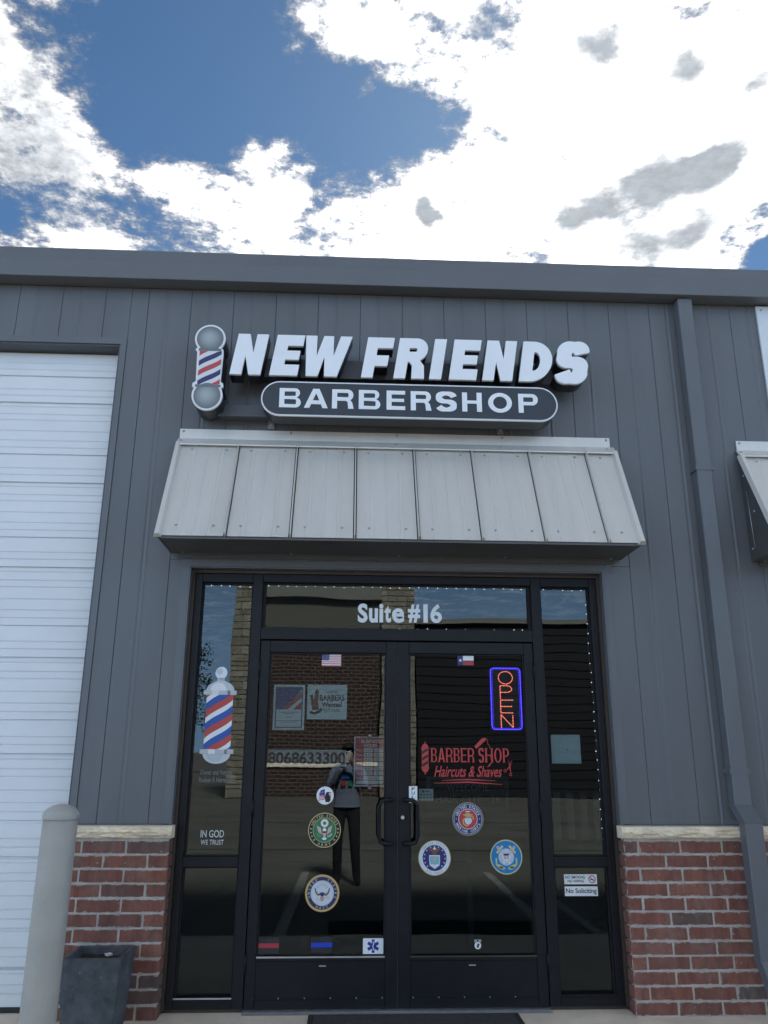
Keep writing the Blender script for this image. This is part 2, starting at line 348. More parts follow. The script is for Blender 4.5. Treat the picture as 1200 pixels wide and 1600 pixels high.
class Print:
    """flat print: layers of coloured shapes in metres (u right, v up), a fraction of a millimetre apart"""
    def __init__(s): s.v, s.f, s.m, s.mats = [], [], [], []
    def mi(s, m):
        if m not in s.mats: s.mats.append(m)
        return s.mats.index(m)
    def tri(s, V, F, m, layer):
        b = len(s.v); y = -.0004*layer-.0006; s.v += [(a, y, c) for a, c in V]; k = s.mi(m)
        for f in F: s.f.append(tuple(b+i for i in f)); s.m.append(k)
    def poly(s, loops, m, layer=0):
        if loops and not isinstance(loops[0], (list,)): loops = [loops]
        V = [p for l in loops for p in l]
        s.tri(V, tessellate_polygon([[Vector((a, c, 0)) for a, c in l] for l in loops]), m, layer)
    def rect(s, a0, a1, c0, c1, m, layer=0): s.poly([[(a0, c0), (a1, c0), (a1, c1), (a0, c1)]], m, layer)
    def disc(s, r, m, layer, c=(0, 0), r2=0, n=40, sy=1):
        l = [arc(c[0], c[1], r, r*sy, 0, 360, n)[:-1]]
        if r2: l.append(arc(c[0], c[1], r2, r2*sy, 0, 360, n)[:-1])
        s.poly(l, m, layer)
    def star(s, cx, cy, r, m, layer, n=5, rot=90, inner=.4):
        s.poly([[(cx+(r if i % 2 == 0 else r*inner)*math.cos(R(rot+i*180/n)), cy+(r if i % 2 == 0 else r*inner)*math.sin(R(rot+i*180/n))) for i in range(2*n)]], m, layer)
    def text(s, body, a0, a1, c0, c1, m, layer=3, bold=0., shear=0.):
        V, F = text_tris(body, bold, shear)
        if not V: return
        xs = [p[0] for p in V]; ys = [p[1] for p in V]; sx = (a1-a0)/(max(xs)-min(xs)); sy = (c1-c0)/(max(ys)-min(ys))
        s.tri([(a0+(x-min(xs))*sx, c0+(y-min(ys))*sy) for x, y in V], F, m, layer)
    def ring_text(s, body, r, size, a0, a1, m, layer=3, bold=.02, inward=False):
        n = len(body)
        for i, ch in enumerate(body):
            if ch == ' ': continue
            V, F = text_tris(ch, bold); xs = [p[0] for p in V]; mx = (max(xs)+min(xs))/2
            a = R(a0+(a1-a0)*(i/(n-1) if n > 1 else .5)); rot = a+math.pi/2 if inward else a-math.pi/2
            cx, cy = r*math.cos(a), r*math.sin(a); co, si = math.cos(rot), math.sin(rot)
            s.tri([(cx+((x-mx)*co-(y-.35)*si)*size, cy+((x-mx)*si+(y-.35)*co)*size) for x, y in V], F, m, layer)
    def stroke(s, pts, w, m, layer):
        L, Rr = [], []
        for i, p_ in enumerate(pts):
            a, b = pts[max(i-1, 0)], pts[min(i+1, len(pts)-1)]; tx, ty = b[0]-a[0], b[1]-a[1]; l = math.hypot(tx, ty) or 1
            ww = w[i] if isinstance(w, (list, tuple)) else w
            L.append((p_[0]-ty/l*ww/2, p_[1]+tx/l*ww/2)); Rr.append((p_[0]+ty/l*ww/2, p_[1]-tx/l*ww/2))
        b = len(L); self_F = [(i, i+1, b+i+1, b+i) for i in range(b-1)]
        s.tri(L+Rr, self_F, m, layer)
    def build(s, name, loc, label, cat, group=None, parent=None, back=None):
        if back:                                        # a real sheet behind the print: (half width, half height, material) or disc radius
            k = s.mi(back[-1]); b = len(s.v)
            if len(back) == 3: ring = [(-back[0], -back[1]), (back[0], -back[1]), (back[0], back[1]), (-back[0], back[1])]
            else: ring = arc(0, 0, back[0], back[0], 0, 360, 40)[:-1]
            n = len(ring); s.v += [(a, -.0005, c) for a, c in ring]+[(a, 0, c) for a, c in ring]
            s.f.append(tuple(range(b, b+n))); s.m.append(k); s.f.append(tuple(range(b+2*n-1, b+n-1, -1))); s.m.append(k)
            for i in range(n): s.f.append((b+i, b+n+i, b+n+(i+1) % n, b+(i+1) % n)); s.m.append(k)
        me = bpy.data.meshes.new(name); me.from_pydata(s.v, [], s.f); me.update()
        for m in s.mats: me.materials.append(m)
        for p_, k in zip(me.polygons, s.m): p_.material_index = k
        o = put(name, me, None, parent, loc)
        if label: tag(o, label, cat, group)
        return o

# ================================================================== SETTING
GY = .12                                   # plane of the glass
struct('parking_lot', boxes((-300, 300, -400, -1.92, -.40, -.15)), M_LOT)
bm = bmesh.new(); box(bm, -40, 40, -1.9, 14, -.5, 0)
bmesh.ops.bevel(bm, geom=[e for e in bm.edges if abs(e.verts[0].co.y+1.9) < 1e-4 and abs(e.verts[1].co.y+1.9) < 1e-4 and e.verts[0].co.z == 0 and e.verts[1].co.z == 0], offset=.02, segments=2, affect='EDGES')
struct('walkway', bm_mesh(bm), M_CONC)
struct('field', boxes((-300, 300, 14, 500, -.5, -.05)), mat('dry_grass', (.10, .10, .045), 1, var=.3, vscale=.4))
for i, (xa, ya, xb, yb) in enumerate(((-.90, -2.0, -.84, -6.5), (1.58, -2.0, 1.64, -6.5), (2.04, -2.0, 2.03, -4.4), (-3.6, -2.0, -3.55, -6.5), (4.6, -2, 4.6, -6.5))):
    w = .055
    o = struct('parking_stripe', new_mesh('stripe', [(xa-w, ya, -.146), (xa+w, ya, -.146), (xb+w, yb, -.146), (xb-w, yb, -.146)], [(0, 3, 2, 1)]), M_PAINT)
for yj in (-9.2, -14.5): struct('pavement_joint', boxes((-60, 60, yj-.03, yj+.03, -.148, -.147)), M_DARKSEAL)

# ================================================================== THE BUILDING
B = thing('metal_building', 'charcoal steel sided commercial building with brick wainscot and dark glass entrance', 'building')
XL, XR, YB = -8.0, 9.0, 12.0
PW = .3048
def siding_mesh(z0, z1):
    # one 12 in flush panel: open joint at its left edge, shallow pencil rib half way
    pr = [(.0011, .0), (.0011, -.0045), (.003, -.0065), (.118, -.0065), (.126, -.0035), (.134, -.0035), (.142, -.0085), (.150, -.0085), (.158, -.0065), (.3018, -.0065), (.3036, -.0045), (.3036, .0)]
    V, F = [], []
    for z in (z0, z1): V += [(x, y, z) for x, y in pr]
    n = len(pr)
    for i in range(n-1): F.append((i, i+1, n+i+1, n+i))
    F += [tuple(range(n-1, -1, -1)), tuple(range(n, 2*n))]
    return new_mesh('siding', V, F)
GJ = -1.966                                # right jamb of the overhead door
SEG = {'full': siding_mesh(1.016, 4.64), 'over_garage': siding_mesh(4.235, 4.64), 'over_entry': siding_mesh(2.635, 4.64)}
x = -1.497-PW*21
def clipped(x0, x1, z0, z1):
    return boxes((x0, x1, -.0065, 0, z0, z1))
while x < XR:
    xa, xb = x, x+PW
    def sp(me, lx): put('siding_panel', me, M_SIDING, B, (lx, 0, 0))
    if xb <= GJ-3.1 or xa >= 1.42 or (xa >= GJ+.04 and xb <= -1.42): sp(SEG['full'], xa)
    elif xb <= GJ: sp(SEG['over_garage'], xa)
    elif xa < GJ and xb > GJ:               # panel cut round the door corner
        put('siding_panel', clipped(xa+.002, GJ+.040, 4.235, 4.64), M_SIDING, B)
        put('siding_panel', clipped(GJ+.0425, xb-.002, 1.016, 4.64), M_SIDING, B)
    elif xa >= -1.42 and xb <= 1.42: sp(SEG['over_entry'], xa)
    else:
        sp(SEG['over_entry'], xa)
        lo, hi = (xa+.002, -1.413) if xa < 0 else (1.413, xb-.002)
        if hi-lo > .01: put('siding_panel', clipped(lo, hi, 1.016, 2.632), M_SIDING, B)
    x += PW
# solid wall behind the cladding, with the two openings
WALLM = mat('dark_sheathing', (.03, .033, .038), .8)
put('wall', boxes((XL, GJ-3.05, .004, .2, 0, 4.7), (GJ-3.05, GJ, .004, .2, 4.19, 4.7), (GJ, -1.375, .004, .2, 0, 4.7), (-1.375, 1.375, .004, .2, 2.60, 4.7), (1.375, XR, .004, .2, 0, 4.7)), WALLM, B)
put('rear_wall', boxes((XL, XR, YB, YB+.2, 0, 6.0)), M_SIDING, B)
for xs in (XL, XR-.2): put('side_wall', prism([(.2, 0), (YB, 0), (YB, 6.0), (.2, 4.75)], 'x', xs, xs+.2), M_SIDING, B)
put('roof', prism([(-.09, 4.85), (-.09, 4.895), (YB+.3, 6.15), (YB+.3, 6.05)], 'x', XL-.1, XR+.1), mat('roof_metal', (.30, .31, .32), .5, metal=.4), B)
eave = [(.0, 4.646), (-.137, 4.640), (-.140, 4.643), (-.140, 4.772), (-.128, 4.781), (-.100, 4.895), (-.09, 4.90), (-.05, 4.90), (.0, 4.86)]
for a, b in ((XL-.1, -3.302), (-3.298, 3.398), (3.402, XR+.1)): put('eave_trim', prism(eave, 'x', a, b), M_TRIM, B)
# trims round the entrance: face flange, reveal, head flashing
for s in (-1, 1):
    a, b = sorted((s*1.368, s*1.412))
    put('jamb_trim', boxes((a, b, -.012, .004, 1.018, 2.634)), M_TRIM, B)
    a, b = sorted((s*1.357, s*1.369)); put('reveal_trim', boxes((a, b, -.010, .16, 1.0, 2.60)), M_TRIM, B)
    a, b = sorted((s*1.3575, s*1.372)); put('reveal_trim', boxes((a, b, -.03, .16, .001, .998)), M_FRAMEB, B)
put('head_trim', boxes((-1.42, 1.42, -.016, .006, 2.594, 2.633), (-1.355, 1.355, -.004, .16, 2.586, 2.600)), M_TRIM, B)
put('base_trim', boxes((1.375, XR, -.012, .0, 1.014, 1.022), (GJ+.042, -1.375, -.012, .0, 1.014, 1.022)), M_SOFFIT, B)

# ---- overhead door
put('door_header', boxes((GJ-3.09, GJ+.04, -.014, .003, 4.188, 4.234)), M_TRIM, B)
put('door_jamb', boxes((GJ+.001, GJ+.04, -.014, .003, .0, 4.187)), M_TRIM, B)
put('door_jamb', boxes((GJ-3.09, GJ-3.05, -.014, .003, .0, 4.187)), M_TRIM, B)
put('door_reveal', boxes((GJ-3.05, GJ, -.002, .13, 4.176, 4.187)), M_SOFFIT, B)
put('door_reveal', boxes((GJ-.012, GJ, -.002, .13, .0, 4.175)), M_SOFFIT, B)
od = put('overhead_door', boxes((GJ-3.05, GJ-.012, .1365, .17, .004, 4.176)), M_GARAGE, B)
PER = .592
def sect_profile():
    # (z, y): proud bands, thin lines as small steps, two wider grooves for each section
    z, pr = 0, []
    def groove(zc, w, d): return [(zc-w/2, 0), (zc-w/2+.002, d), (zc+w/2-.004, d), (zc+w/2, 0)]
    def step(zc, d): return [(zc-.004, 0), (zc-.001, d), (zc+.008, 0)]
    pts = [(.0015, .006), (.004, 0)]
    for zc, kind in ((.051, 's'), (.099, 's'), (.198, 'g'), (.251, 's'), (.303, 's'), (.375, 's'), (.455, 's'), (.500, 's'), (.557, 's')):
        pts += groove(zc, .020, .015) if kind == 'g' else step(zc, .0065)
    pts += [(PER-.014, 0), (PER-.012, .008)]
    return pts
sp_ = sect_profile()
loop = [(y, z) for z, y in sp_]+[(.03, PER-.012), (.03, .0015)]
sect = prism(loop, 'x', 0, 3.036)
z = .231-PER
for k in range(8):
    if z < -.01:
        lp = [(y, zz) for y, zz in loop if zz+z > .03]; lp = [(.0, .03-z)]+lp+[]; lp[-1] = (.03, .03-z)
        me = prism(lp, 'x', 0, 3.036)
    elif z+PER > 4.176:
        lp = [(y, zz) for y, zz in loop if zz+z < 4.15]; lp.insert(len(lp)-1, (.0, 4.16-z)); lp.insert(len(lp)-1, (.03, 4.16-z)); me = prism(lp, 'x', 0, 3.036)
    else: me = sect
    put('door_section', me, M_GARAGE, od, (GJ-3.048, .119, z)); z += PER
put('bottom_seal', boxes((GJ-3.048, GJ-.012, .115, .149, .002, .03)), M_RUBBER, od)

# ---- brick wainscot with cut-stone sill
BM, BH, FY = .2555, .0779, -.06
def brick_mesh(L, seed, dep=.1):
    rnd = random.Random(seed); bm = bmesh.new(); box(bm, .0, L, 0, dep, .0, .0675)
    bmesh.ops.bevel(bm, geom=bm.edges[:], offset=.0028, segments=1, affect='EDGES')
    for v in bm.verts: v.co += Vector((rnd.uniform(-.0018, .0018), rnd.uniform(-.0014, .0014), rnd.uniform(-.0016, .0016)))
    return bm_mesh(bm)
BR = [brick_mesh(BM-.0105, i) for i in range(5)]
def wainscot(x0, x1, corner, seed):
    """corner: which end turns the corner with full bricks / header ends"""
    rnd = random.Random(seed)
    wa = put('brick_wainscot', boxes((x0+.012, x1-.012, FY+.0035, .0035, .0, .9445)), M_MORTAR, B)
    for c in range(12):
        zc = .936-(c+1)*BH+.0045
        first = BM if (c % 2 == (0 if corner == 'R' else 1)) else (.125 if corner == 'R' else .094)
        edges, t = [], 0
        while t < x1-x0-.001:
            w = first if t == 0 else BM
            w = min(w, x1-x0-t); edges.append((t, w)); t += w
        for t, w in edges:
            if w < .03: continue
            xs = x0+t if corner == 'L' else x1-t-w
            me = rnd.choice(BR) if abs(w-BM) < 1e-6 else brick_mesh(w-.0105, rnd.random())
            put('brick', me, M_BRICK, wa, (xs+.005, FY+rnd.uniform(-.0015, .0015), zc+rnd.uniform(-.0012, .0012)))
def sill(x0, x1, seed):
    rnd = random.Random(seed); nx = max(6, int((x1-x0)/.014)); nz = 7; V, F = [], []
    ph = [rnd.uniform(0, 6) for _ in range(8)]
    def bumpf(x, k):
        q = Vector((x*9+ph[0]*7, k*.55, ph[1])); b = .016*mnoise.noise(q)+.010*mnoise.noise(q*2.7)+.006*mnoise.noise(q*6)
        return b*(.2 if k == 0 else .5 if k == nz else 1)+rnd.uniform(-.0015, .0015)
    for i in range(nx+1):
        xx = x0+(x1-x0)*i/nx
        for k in range(nz+1):
            f = k/nz; zz = 1.012-.066*f; yy = -.088-.012*math.sin(f*math.pi)+.02*f*f
            if k in (0,): yy = -.086
            e = 0 if 0 < i < nx else 1
            V.append((xx, yy+(bumpf(xx, k)*.8 if not e and k else 0), zz+(rnd.uniform(-.003, .003) if 0 < k < nz and not e else 0)))
    for i in range(nx):
        for k in range(nz): a = i*(nz+1)+k; F.append((a, a+1, a+nz+2, a+nz+1))
    n = nz+1; b0 = len(V)
    V += [(x0, .003, 1.014), (x0, .003, .946), (x1, .003, 1.014), (x1, .003, .946)]
    top = [i*n for i in range(nx+1)]; bot = [i*n+nz for i in range(nx+1)]
    F += [tuple(top+[b0+2, b0]), tuple(bot[::-1]+[b0+1, b0+3]), tuple(list(range(n))[::-1]+[b0, b0+1]), tuple([nx*n+k for k in range(n)]+[b0+3, b0+2])]
    bm = bmesh.new(); me = new_mesh('s', V, F); bm.from_mesh(me); return bm_mesh(bm)
wainscot(GJ+.012, -1.345, 'R', 3); wainscot(1.345, 4.6, 'L', 5)
put('sill_stone', sill(GJ+.004, -1.335, 1), M_STONE, B)
for i, (a, b) in enumerate(((1.335, 2.10), (2.108, 2.95), (2.958, 3.8), (3.808, 4.6))): put('sill_stone', sill(a, b, 20+i), M_STONE, B)

# ---- downspout
ds = put('downspout', boxes((2.043, 2.150, -.100, -.012, 1.13, 4.637), bevel=.006), M_TRIM, B)
def ds_el(y0, z0, y1, z1, nm='elbow'):
    lp = [(y0, z0), (y0+.088, z0), (y1+.088, z1), (y1, z1)]
    put(nm, prism(lp, 'x', 2.042, 2.151), M_TRIM, ds)
ds_el(-.101, 1.135, -.205, 1.045); put('lower_pipe', boxes((2.043, 2.150, -.204, -.116, .30, 1.048), bevel=.006), M_TRIM, ds)
ds_el(-.206, .31, -.34, .12)
for zz in (3.3, 1.32): put('strap', boxes((2.034, 2.159, -.104, -.005, zz, zz+.03)), M_TRIM, ds)

# ---- storefront: subframe, mullions, panes
F0, F1 = .075, .175
sf = put('storefront_frame', boxes((-1.356, 1.356, F0+.02, F1, .0, .02)), M_FRAMEB, B)
for a, b in ((-1.356, -1.336), (1.336, 1.356)): put('subframe', boxes((a, b, F0-.02, F1, .021, 2.584)), M_FRAMEB, sf)
put('subframe', boxes((-1.335, 1.335, F0-.02, F1, 2.565, 2.584)), M_FRAMEB, sf)
def member(x0, x1, z0, z1, y0=F0, nm='mullion'): put(nm, boxes((x0, x1, y0, F1, z0, z1), bevel=.0025), M_FRAME, sf)
for s in (-1, 1):
    for a, b in ((1.291, 1.335), (.893, .958)):
        x0, x1 = sorted((s*a, s*b)); member(x0, x1, .021, 2.564)
    x0, x1 = sorted((s*.9585, s*1.2905))
    member(x0, x1, 2.507, 2.564, nm='head_rail'); member(x0, x1, .771, .829, nm='mid_rail'); member(x0, x1, .021, .070, nm='bottom_rail')
    put('stop', boxes((x0, x1, F0-.004, F0+.001, .072, .080)), M_ALU if s < 0 else M_FRAME, sf)
    for z0, z1 in ((.830, 2.506), (.0705, .7705)):
        put('pane', boxes((x0+.001, x1-.001, GY, GY+.008, z0, z1)), M_GLASS, sf)
        g = .009
        put('gasket', boxes((x0, x0+g, GY-.012, GY-.001, z0, z1), (x1-g, x1, GY-.012, GY-.001, z0, z1), (x0+g, x1-g, GY-.012, GY-.001, z1-g, z1), (x0+g, x1-g, GY-.012, GY-.001, z0, z0+g*.5)), M_DARKSEAL, sf)
member(-.8925, .8925, 2.512, 2.564, nm='head_rail'); member(-.8925, .8925, 2.135, 2.212, nm='transom_bar')
put('pane', boxes((-.875, .875, GY, GY+.008, 2.2125, 2.5115)), M_GLASS, sf)
put('gasket', boxes((-.8925, -.872, GY-.012, GY-.001, 2.213, 2.511), (.872, .8925, GY-.012, GY-.001, 2.213, 2.511), (-.872, .872, GY-.012, GY-.001, 2.502, 2.511)), M_DARKSEAL, sf)
put('threshold', prism([(.03, .001), (.05, .013), (.165, .013), (.185, .001)], 'x', -.892, .892), M_ALU, sf)

# ---- the two door leaves
def door(s):
    d = put('glass_door', boxes((min(s*.004, s*.889), max(s*.004, s*.889), .095, .135, .018, .282), bevel=.002), M_FRAME, B)   # kick panel is the leaf's bottom rail
    Y0, Y1 = .085, .140
    def st(x0, x1, z0, z1, nm): a, b = sorted((s*x0, s*x1)); put(nm, boxes((a, b, Y0, Y1, z0, z1), bevel=.003), M_FRAME, d)
    st(.004, .0745, .016, 2.128, 'stile'); st(.8285, .889, .016, 2.128, 'stile')
    st(.075, .828, 2.053, 2.128, 'top_rail'); st(.075, .828, .016, .062, 'bottom_rail'); st(.075, .828, .262, .284, 'glazing_rail')
    a, b = sorted((s*.0755, s*.8275))
    put('pane', boxes((a, b, GY-.012, GY-.004, .2845, 2.0525)), M_GLASS, d)
    put('glazing_bead', boxes((a, b, Y0-.003, Y0+.004, .280, .288)), M_ALU if s < 0 else M_FRAMEB, d)
    g = .008; put('gasket', boxes((a, a+g, GY-.02, GY-.0125, .285, 2.052), (b-g, b, GY-.02, GY-.0125, .285, 2.052), (a+g, b-g, GY-.02, GY-.0125, 2.044, 2.052)), M_DARKSEAL, d)
    # offset pull: standoffs on the stile, grip swung out over the glass
    hx0, hx1, z0, z1, yo = s*.040, s*.118, .905, 1.155, .028
    pts = [(hx0, Y0+.002, z1), (hx0+s*.006, .045, z1)]
    pts += [(hx0+s*.03, yo+.008, z1), (hx1-s*.035, yo, z1-.001), (hx1-s*.012, yo, z1-.010), (hx1, yo, z1-.038)]
    pts += [(x_, y_, z0+z1-z_) for x_, y_, z_ in pts[::-1]]
    put('pull_handle', tube(pts, .0125, 12), M_FRAME, d)
    for zz in (z0, z1): put('handle_rose', tube([(hx0, Y0+.001, zz), (hx0, Y0-.006, zz)], .018, 14, smooth=False), M_FRAME, d)
    put('maker_plate', boxes((s*.44-.02, s*.44+.02, .082, .0855, .235, .241)), M_ALU, d)
    for k in range(6): put('rivet', lathe([(0, -.003), (.004, -.002), (.004, .001)], 8), M_SCREW, d, (s*(.09+.15*k), .083, .072), rot=(R(90), 0, 0))
    for zz in (.25, 1.1, 1.95): put('hinge', tube([(s*.891, .078, zz-.05), (s*.891, .078, zz+.05)], .008, 8), M_FRAME, d)
    return d
dl = door(-1); dr = door(1)
put('lock_cylinder', tube([(.030, .086, 1.052), (.030, .070, 1.052)], .011, 14, smooth=False), M_ALU, dr)
put('astragal', boxes((-.0035, .0035, .10, .13, .02, 2.12)), mat('grey_weatherstrip', (.12, .12, .13), .6), dl)

# ---- inside of the shop, dim behind the tint
put('interior_floor', boxes((GJ+.3, 3.5, .2, 6.5, -.02, .012)), mat('interior_floor', (.06, .055, .05), .5, var=.2), B)
put('interior_wall', boxes((GJ+.2, GJ+.3, .201, 6.5, 0, 3.2), (3.5, 3.6, .201, 6.5, 0, 3.2), (GJ+.2, 3.6, 6.5, 6.6, 0, 3.2), (GJ+.2, 3.6, .201, 6.6, 3.2, 3.3)), M_DARKIN, B)

# ================================================================== AWNINGS
AW_Y1, AW_Z1, AW_Y0, AW_Z0 = -.045, 3.425, -.405, 2.695      # top (at wall) and drip edge of the pans
AX0, AX1 = -1.495, 1.495
def build_awning(label, dx):
    A = thing('metal_awning', label, 'awning', (dx, 0, 2.69), 'sheet metal awnings')
    n = Vector((0, -(AW_Z1-AW_Z0), -(AW_Y0-AW_Y1)))
    n = Vector((0, AW_Z0-AW_Z1, AW_Y1-AW_Y0)).normalized()    # outward normal: towards camera and up
    if n.y > 0: n = -n
    def pan(x0, x1):
        w = x1-x0; pr = [(0, 0)]
        for t in (.22, .28, .5, .72, .78):
            xx = w*t; pr += [(xx-.006, 0), (xx-.002, .0025), (xx+.002, .0025), (xx+.006, 0)] if w > .3 else []
        pr.append((w, 0)); V, F = [], []
        for (yy, zz) in ((AW_Y1, AW_Z1), (AW_Y0, AW_Z0)):
            V += [(x0+a, yy+n.y*b, zz+n.z*b) for a, b in pr]
        for (yy, zz) in ((AW_Y1, AW_Z1), (AW_Y0, AW_Z0)):
            V += [(x0+a, yy-n.y*.004, zz-n.z*.004) for a, b in pr]
        k = len(pr)
        for i in range(k-1): F += [(i, i+1, k+i+1, k+i), (2*k+i, 3*k+i, 3*k+i+1, 2*k+i+1), (k+i, k+i+1, 3*k+i+1, 3*k+i)]
        return new_mesh('pan', V, F)
    seams = [-1.088+.3965*k for k in range(7)]
    xs = [AX0+.012]+seams+[AX1-.012]
    for a, b in zip(xs, xs[1:]): put('roof_pan', pan(a+.011, b-.011), M_AWN, A, (dx, 0, 0))
    def rib(xc, w, h, ext=.004):
        V = []
        d = Vector((0, AW_Y0-AW_Y1, AW_Z0-AW_Z1)).normalized()
        for (yy, zz, e) in ((AW_Y1, AW_Z1, 0), (AW_Y0, AW_Z0, ext)):
            for a, b in ((-w, -.004), (w, -.004), (w*.55, h), (-w*.55, h)): V.append((xc+a, yy+n.y*b+d.y*e, zz+n.z*b+d.z*e))
        return new_mesh('rib', V, [(0, 1, 2, 3), (7, 6, 5, 4), (0, 4, 5, 1), (1, 5, 6, 2), (2, 6, 7, 3), (3, 7, 4, 0)])
    for sx in seams: put('standing_seam', rib(sx, .0045, .034), M_AWN, A, (dx, 0, 0))
    for sx in (AX0, AX1): put('rake_trim', rib(sx, .024, .030, .012), M_AWN, A, (dx, 0, 0))
    put('wall_flashing', boxes((AX0-.004, AX1-.016, -.018, -.0095, 3.482, 3.552)), M_AWN, A, (dx, 0, 0))
    put('ridge_flashing', prism([(-.0185, 3.4815), (-.012, 3.4815), (-.040, 3.44), (-.0750, 3.414), (-.0745, 3.424)], 'x', AX0-.012, AX1+.008), M_AWN, A, (dx, 0, 0))
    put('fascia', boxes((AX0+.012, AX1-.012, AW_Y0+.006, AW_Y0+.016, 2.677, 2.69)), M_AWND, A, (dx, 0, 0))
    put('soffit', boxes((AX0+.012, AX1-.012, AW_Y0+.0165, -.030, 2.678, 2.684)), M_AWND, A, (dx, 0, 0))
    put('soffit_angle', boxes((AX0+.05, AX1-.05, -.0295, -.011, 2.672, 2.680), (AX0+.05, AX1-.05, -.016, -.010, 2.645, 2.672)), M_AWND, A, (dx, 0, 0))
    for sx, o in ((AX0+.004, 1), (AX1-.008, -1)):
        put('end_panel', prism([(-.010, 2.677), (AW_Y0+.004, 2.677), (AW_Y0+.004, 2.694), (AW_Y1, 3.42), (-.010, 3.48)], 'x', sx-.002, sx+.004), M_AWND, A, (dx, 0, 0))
        for yy, zz in ((-.05, 3.28), (-.13, 3.0), (-.05, 2.76), (-.3, 2.72)):
            put('screw', SCR, M_SCREW, A, (dx+sx-o*.003, yy, zz), rot=(0, R(-90*o), 0))
    th = math.atan2(-n.y, n.z)
    for a, b in zip(xs, xs[1:]):
        for f in ((.22, .80) if b-a > .3 else (.5,)):
            for t in (.06, .90):
                put('screw', SCR, M_SCREW, A, (dx+a+(b-a)*f, AW_Y1+(AW_Y0-AW_Y1)*t+n.y*.003, AW_Z1+(AW_Z0-AW_Z1)*t+n.z*.003), rot=(th, 0, 0))
    for k in range(5):
        xx = AX0+.02+(AX1-AX0-.06)*k/4
        put('screw', SCR, M_SCREW, A, (dx+xx, -.0185, 3.535), rot=(R(90), 0, 0)); put('screw', SCR, M_SCREW, A, (dx+xx-.01, -.045, 3.458), rot=(R(60), 0, 0))
        put('screw', SCR, M_SCREW, A, (dx+AX0+.08+(AX1-AX0-.16)*k/4, -.04, 2.678), rot=(R(180), 0, 0))
    return A
SCR = lathe([(0, .006), (.004, .0055), (.0065, .003), (.0065, .001), (.009, .001), (.009, -.001)], 8)
build_awning('silver standing seam metal awning over the glass entrance, below the barbershop sign', 0)
A2 = build_awning('silver metal awning past the downspout, with dark end panel beneath the white wall board', 3.883)
def on_x(px, py, xp): d = ray(px, py); t = (xp-CAM.x)/d.x; return CAM+d*t
ea, eb = on_x(1166, 767, 2.387), on_x(1180, 856, 2.387)
put('gap_light_strip', tube([(2.387, ea.y, ea.z), (2.387, eb.y, eb.z)], .0022, 6), M_ALU, A2)  # pale strip stands in for light showing through a gap at the end panel
wb = thing('wall_board', 'plain white wall board fixed under the eave above the farther awning', 'sign', (2.663, 0, 3.7))
put('panel', boxes((2.665, 4.7, -.026, -.008, 3.70, 4.632), bevel=.001), mat('white_board', (.72, .75, .78), .35, var=.03), wb)
for xx, zz in ((2.70, 4.60), (3.4, 4.60), (4.1, 4.60), (2.70, 4.12), (2.70, 3.75), (4.1, 3.75)): put('screw', SCR, M_SCREW, wb, (xx, -.027, zz), rot=(R(90), 0, 0))

# ================================================================== SIGN
S = thing('barbershop_sign', 'raised white letter NEW FRIENDS BARBERSHOP sign with striped pole cabinet', 'sign', (0, 0, 3.55))
FYs = -.25
for ch, x0, w, sw in (('N', -1.150, .205, .078), ('E', -.886, .187, .085), ('W', -.692, .315, .08), ('F', -.270, .182, .078), ('R', -.052, .208, .080), ('I', .190, .082, .082), ('E', .324, .187, .083), ('N', .552, .205, .078), ('D', .802, .214, .084), ('S', 1.048, .215, .083)):
    H = .302; lp = glyph(ch, w/H, sw/H, .265)
    L = put('letter', ext_letter(lp, H, .026, .155, .002), M_SIGNE, S, (x0, FYs, 3.8535))
    ring = ext_letter(lp, H, .11, .155); put('return', ring, M_SIGNR, L, (x0, FYs+.068, 3.8535))
    lpf = ext_letter(lp, H*.999, .002, .155); 
    c = lpf; put('face', ext_letter(lp, H, .0012, .155), M_SIGNF, L, (x0, FYs-.0136, 3.8535))
put('raceway', boxes((-.98, 1.22, -.105, -.012, 3.915, 4.055), bevel=.002), M_RACE, S)
put('raceway', boxes((-1.27, .95, -.105, -.012, 3.622, 3.700), (-1.27, .95, -.120, -.1055, 3.612, 3.630)), M_RACE, S)
for xx in (-.88, .71):
    b = put('bracket', boxes((xx-.022, xx+.022, -.028, -.010, 3.560, 3.63)), M_BRACK, S); put('bolt', SCR, M_DARKSEAL, b, (xx, -.029, 3.592), rot=(R(90), 0, 0))
for xx in (-.80, .0, .80): put('strut', boxes((xx-.02, xx+.02, -.10, -.012, 3.70, 3.915)), M_RACE, S)
def capsule(x0, x1, z0, z1, n=14):
    r = (z1-z0)/2; zc = (z0+z1)/2
    return arc(x1-r, zc, r, r, -90, 90, n)+arc(x0+r, zc, r, r, 90, 270, n)
cp = put('capsule_cabinet', prism(capsule(-.93, 1.06, 3.567, 3.812), 'y', FYs+.012, -.1055), M_SIGNR, S)
put('capsule_trim', prism(capsule(-.932, 1.062, 3.565, 3.814), 'y', FYs-.004, FYs+.0115), M_SIGNE, cp)
put('capsule_face', prism(capsule(-.922, 1.052, 3.575, 3.804), 'y', FYs-.007, FYs-.0045), M_SIGNN, cp)
for ch, x0, x1 in (('B', -.810, -.667), ('A', -.645, -.487), ('R', -.460, -.315), ('B', -.282, -.138), ('E', -.096, .029), ('R', .066, .205), ('S', .236, .374), ('H', .412, .545), ('O', .588, .749), ('P', .793, .929)):
    H = .139; w = (x1-x0)/H
    put('small_letter', ext_letter(glyph(ch, w, .245, .195), H, .003), M_SIGNF, cp, (x0, FYs-.0092, 3.622))
